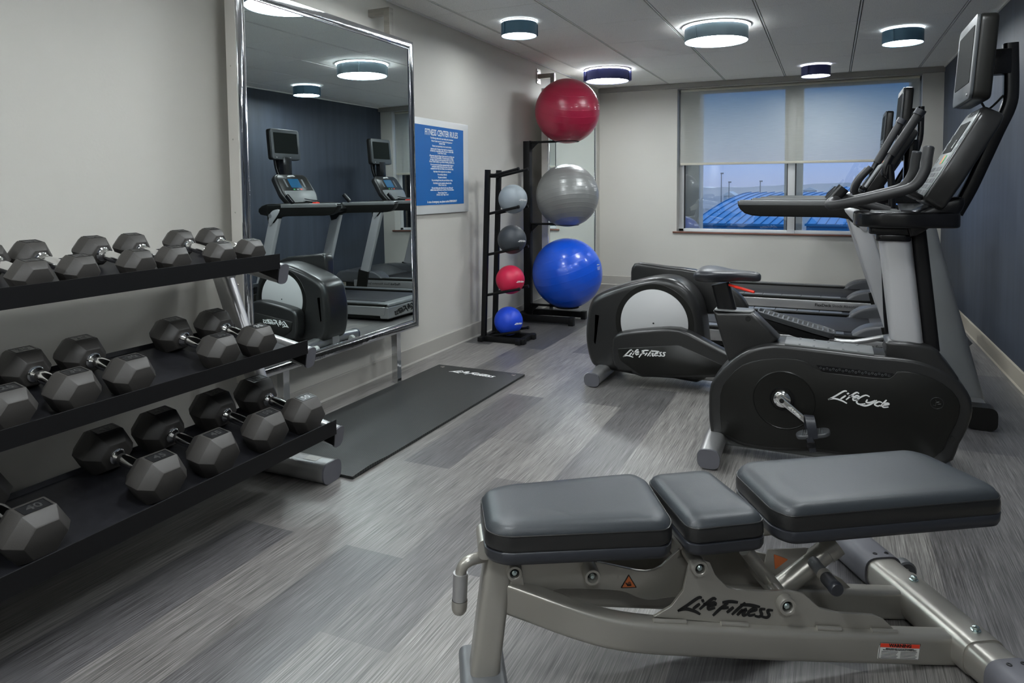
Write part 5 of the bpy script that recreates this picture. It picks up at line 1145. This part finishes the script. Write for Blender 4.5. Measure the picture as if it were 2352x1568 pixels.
# ------------------------------------------------------------------ treadmills
def treadmill(yc, label, first=None):
    if first: return dup3(first, (0, yc, 0), label)
    t = thing('treadmill', label, 'treadmill', (0, yc, 0), group='treadmills by the window'); hw = .455
    X0, X1 = -1.06, .78
    bm = new(); box(bm, X0+.02, X1-.1, -hw+.03, hw-.03, .015, .10, .01); bs = obj('base_frame', bm, 'plastic2', t)
    for s in (-1, 1):
        bm = new(); prism(bm, rounded([(X0+.03, .055), (X1-.25, .055), (X1-.25, .135), (X0+.01, .135)], .015, 3), s*hw-.012, s*hw+.012, 'y', .005, 2); sp_ = obj('side_panel', bm, 'silver', t, ang=50)
        bm = new(); fr_ = frame((.02, s*(hw+.0125), .096), (-s, 0, 0), (0, 0, 1))
        text(bm, 'FlexDeck', .034, fr_ @ T(.0 if s < 0 else .0, 0, 0), align='RIGHT', off=.0009); text(bm, ' Shock Absorption System', .033, fr_, align='LEFT'); obj('lettering', bm, 'blackink', sp_, smooth=False)
        bm = new(); prism(bm, rounded([(X0+.01, .136), (X1-.3, .136), (X1-.3, .158), (X0, .158)], .008, 2), s*(hw-.045)-.058, s*(hw-.045)+.058, 'y', .004, 2); rl = obj('side_rail', bm, 'plastic2', t, ang=50)
        x = X0+.04
        while x < .10:
            bm = new(); box(bm, x, x+.155, s*(hw-.045)-.045, s*(hw-.045)+.045, .158, .1625, .0015, 1); obj('foot_rail_pad', bm, 'midgrey', rl); x += .16
        # hood shoulders
        hpz = [(.14, .150), (.17, .185), (.22, .215), (.29, .232), (.40, .238), (.75, .225), (.75, .10), (.14, .10)]
        bm = new(); prism(bm, smooth2(hpz, 2), s*(hw-.075)-.085, s*(hw-.075)+.085, 'y', .022, 4); obj('hood_shoulder', bm, 'hood', t, ang=55)
    bm = new(); prism(bm, smooth2([(.26, .150), (.36, .165), (.46, .20), (.60, .235), (.76, .225), (.78, .10), (.26, .10)], 2), -.32, .32, 'y', .02, 3); obj('motor_hood', bm, 'hood', t, ang=55)
    bm = new(); prism(bm, rounded([(X0-.01, .03), (X0+.08, .03), (X0+.08, .135), (X0-.01, .135)], .015, 3), -hw-.008, hw+.008, 'y', .02, 4); rc = obj('rear_panel', bm, 'silver', t, ang=50)
    bm = new(); brush(bm, 'fitness', .34, frame((X0-.011, -.20, .084), (0, -1, 0), (0, 0, 1)), 1.6); obj('logo', bm, 'blackink', rc)
    bm = new(); prism(bm, rounded([(X0-.015, .137), (X0+.10, .137), (X0+.10, .163), (X0-.005, .163)], .008, 2), -hw-.006, hw+.006, 'y', .012, 3); obj('rear_roller_cover', bm, 'platform', rc, ang=50)
    bm = new(); box(bm, X0+.08, .40, -.28, .28, .13, .152, .002); obj('running_belt', bm, 'tray', t)
    for s in (-1, 1):
        yy = s*(hw-.01)
        bm = new(); sweep(bm, [(.42, yy, .10), (.165, yy, .92)], rounded([(-.026, -.055), (.026, -.055), (.026, .055), (-.026, .055)], .014, 3), upv=(1, 0, 0)); u_ = obj('upright', bm, 'colsilver', t, ang=40)
        bm = new(); sweep(bm, [(.425, yy, .02), (.38, yy, .24)], rrect(.07, .15, .02, 3), upv=(1, 0, 0)); obj('upright_boot', bm, 'plastic2', u_)
        # handrail: long moulding with a chamfered end, dropping to the upright
        rp = [(-.578, 1.03), (-.575, 1.0), (-.560, .973), (-.530, .947), (-.485, .933), (-.43, .928), (.05, .925), (.11, .915), (.16, .865), (.225, .850), (.24, .90), (.24, 1.03)]
        bm = new(); prism(bm, rp, yy-.035, yy+.035, 'y', .010, 3); hr = obj('handrail', bm, 'plastic2', t, ang=45)
        bm = new(); prism(bm, [(-.578, 1.018), (-.570, 1.000), (.07, 1.000), (.07, 1.036), (-.560, 1.038)], yy-.037, yy+.037, 'y', .008, 2); obj('rail_top', bm, 'platform', hr, ang=45)
        bm = new(); lathe(bm, [(.0, .002), (.020, .002), (.022, 0)], 24, T(.20, yy+s*.0355, .93) @ Matrix.Rotation(R(-90*s), 4, 'X')); obj('round_emblem', bm, 'silver', hr)
        bm = new(); prism(bm, smooth2(XZ([(1938, 478), (1960, 478), (1982, 487), (1994, 515), (1988, 533), (1968, 515), (1950, 497)], 5.025), 2), yy+s*.034-.003, yy+s*.034+.003, 'y', .002, 1); obj('rail_fairing', bm, 'colsilver', hr, ang=50)
        bm = new(); sweep(bm, [(-.02, yy-s*.03, 1.045), (.05, yy-s*.03, 1.115)], rrect(.038, .03, .010, 3), upv=(0, 1, 0)); obj('rail_control', bm, 'gloss', hr)
    bm = new(); prism(bm, smooth2([(.02, .95), (.04, 1.0), (.12, 1.035), (.30, 1.04), (.40, 1.0), (.38, .94), (.20, .925)], 2), -.42, .42, 'y', .012, 3); cb_ = obj('console_bar', bm, 'plastic2', t, ang=50)
    bm = new(); box(bm, .015, .065, -.055, .0, 1.028, 1.046, .006); obj('stop_button', bm, 'red', cb_, label='red emergency stop button')
    c3, CF3, L3 = console_panel(t, (.20, 1.035), (.385, 1.33), 0, .50, 'plastic', kind='tm', depth=.055)
    bm = new(); tube(bm, [CF3 @ Vector((0, .03, .02)), CF3 @ Vector((0, -.02, .075)), (.03, 0, 1.05)], .016, 14, sm=4); obj('pulse_bar', bm, 'chrome2', t)
    pst = [(.36, 0, 1.04), (.44, 0, 1.20), (.515, 0, 1.34), (.545, 0, 1.44), (.55, 0, 1.55), (.55, 0, 1.66)]
    bm = new(); sweep(bm, smooth2(pst, 3, closed=False), rrect(.06, .036, .012, 3), upv=(1, 0, 0)); ps3 = obj('television_post', bm, 'gloss', t)
    bm = new(); box(bm, .40, .46, -.06, .06, 1.30, 1.50, .008); obj('television_neck', bm, 'gloss', ps3)
    tv_set(t, .425, 0, 1.625, .40, .305, .055, tilt=4)
    bm = new(); box(bm, .475, .55, -.035, .035, 1.56, 1.65, .004); obj('television_bracket', bm, 'gloss', ps3)
    return t
def dup3(root, loc, label):
    r = root.copy(); C.objects.link(r); r.location = loc; r['label'] = label
    for ch in list(root.children):
        c = ch.copy(); C.objects.link(c); c.parent = r
        for g in ch.children: d = g.copy(); C.objects.link(d); d.parent = c
    return r
tm = treadmill(5.52, 'black and silver treadmill between the elliptical and the other treadmill')
treadmill(7.14, 'black and silver treadmill closest to the window', tm)
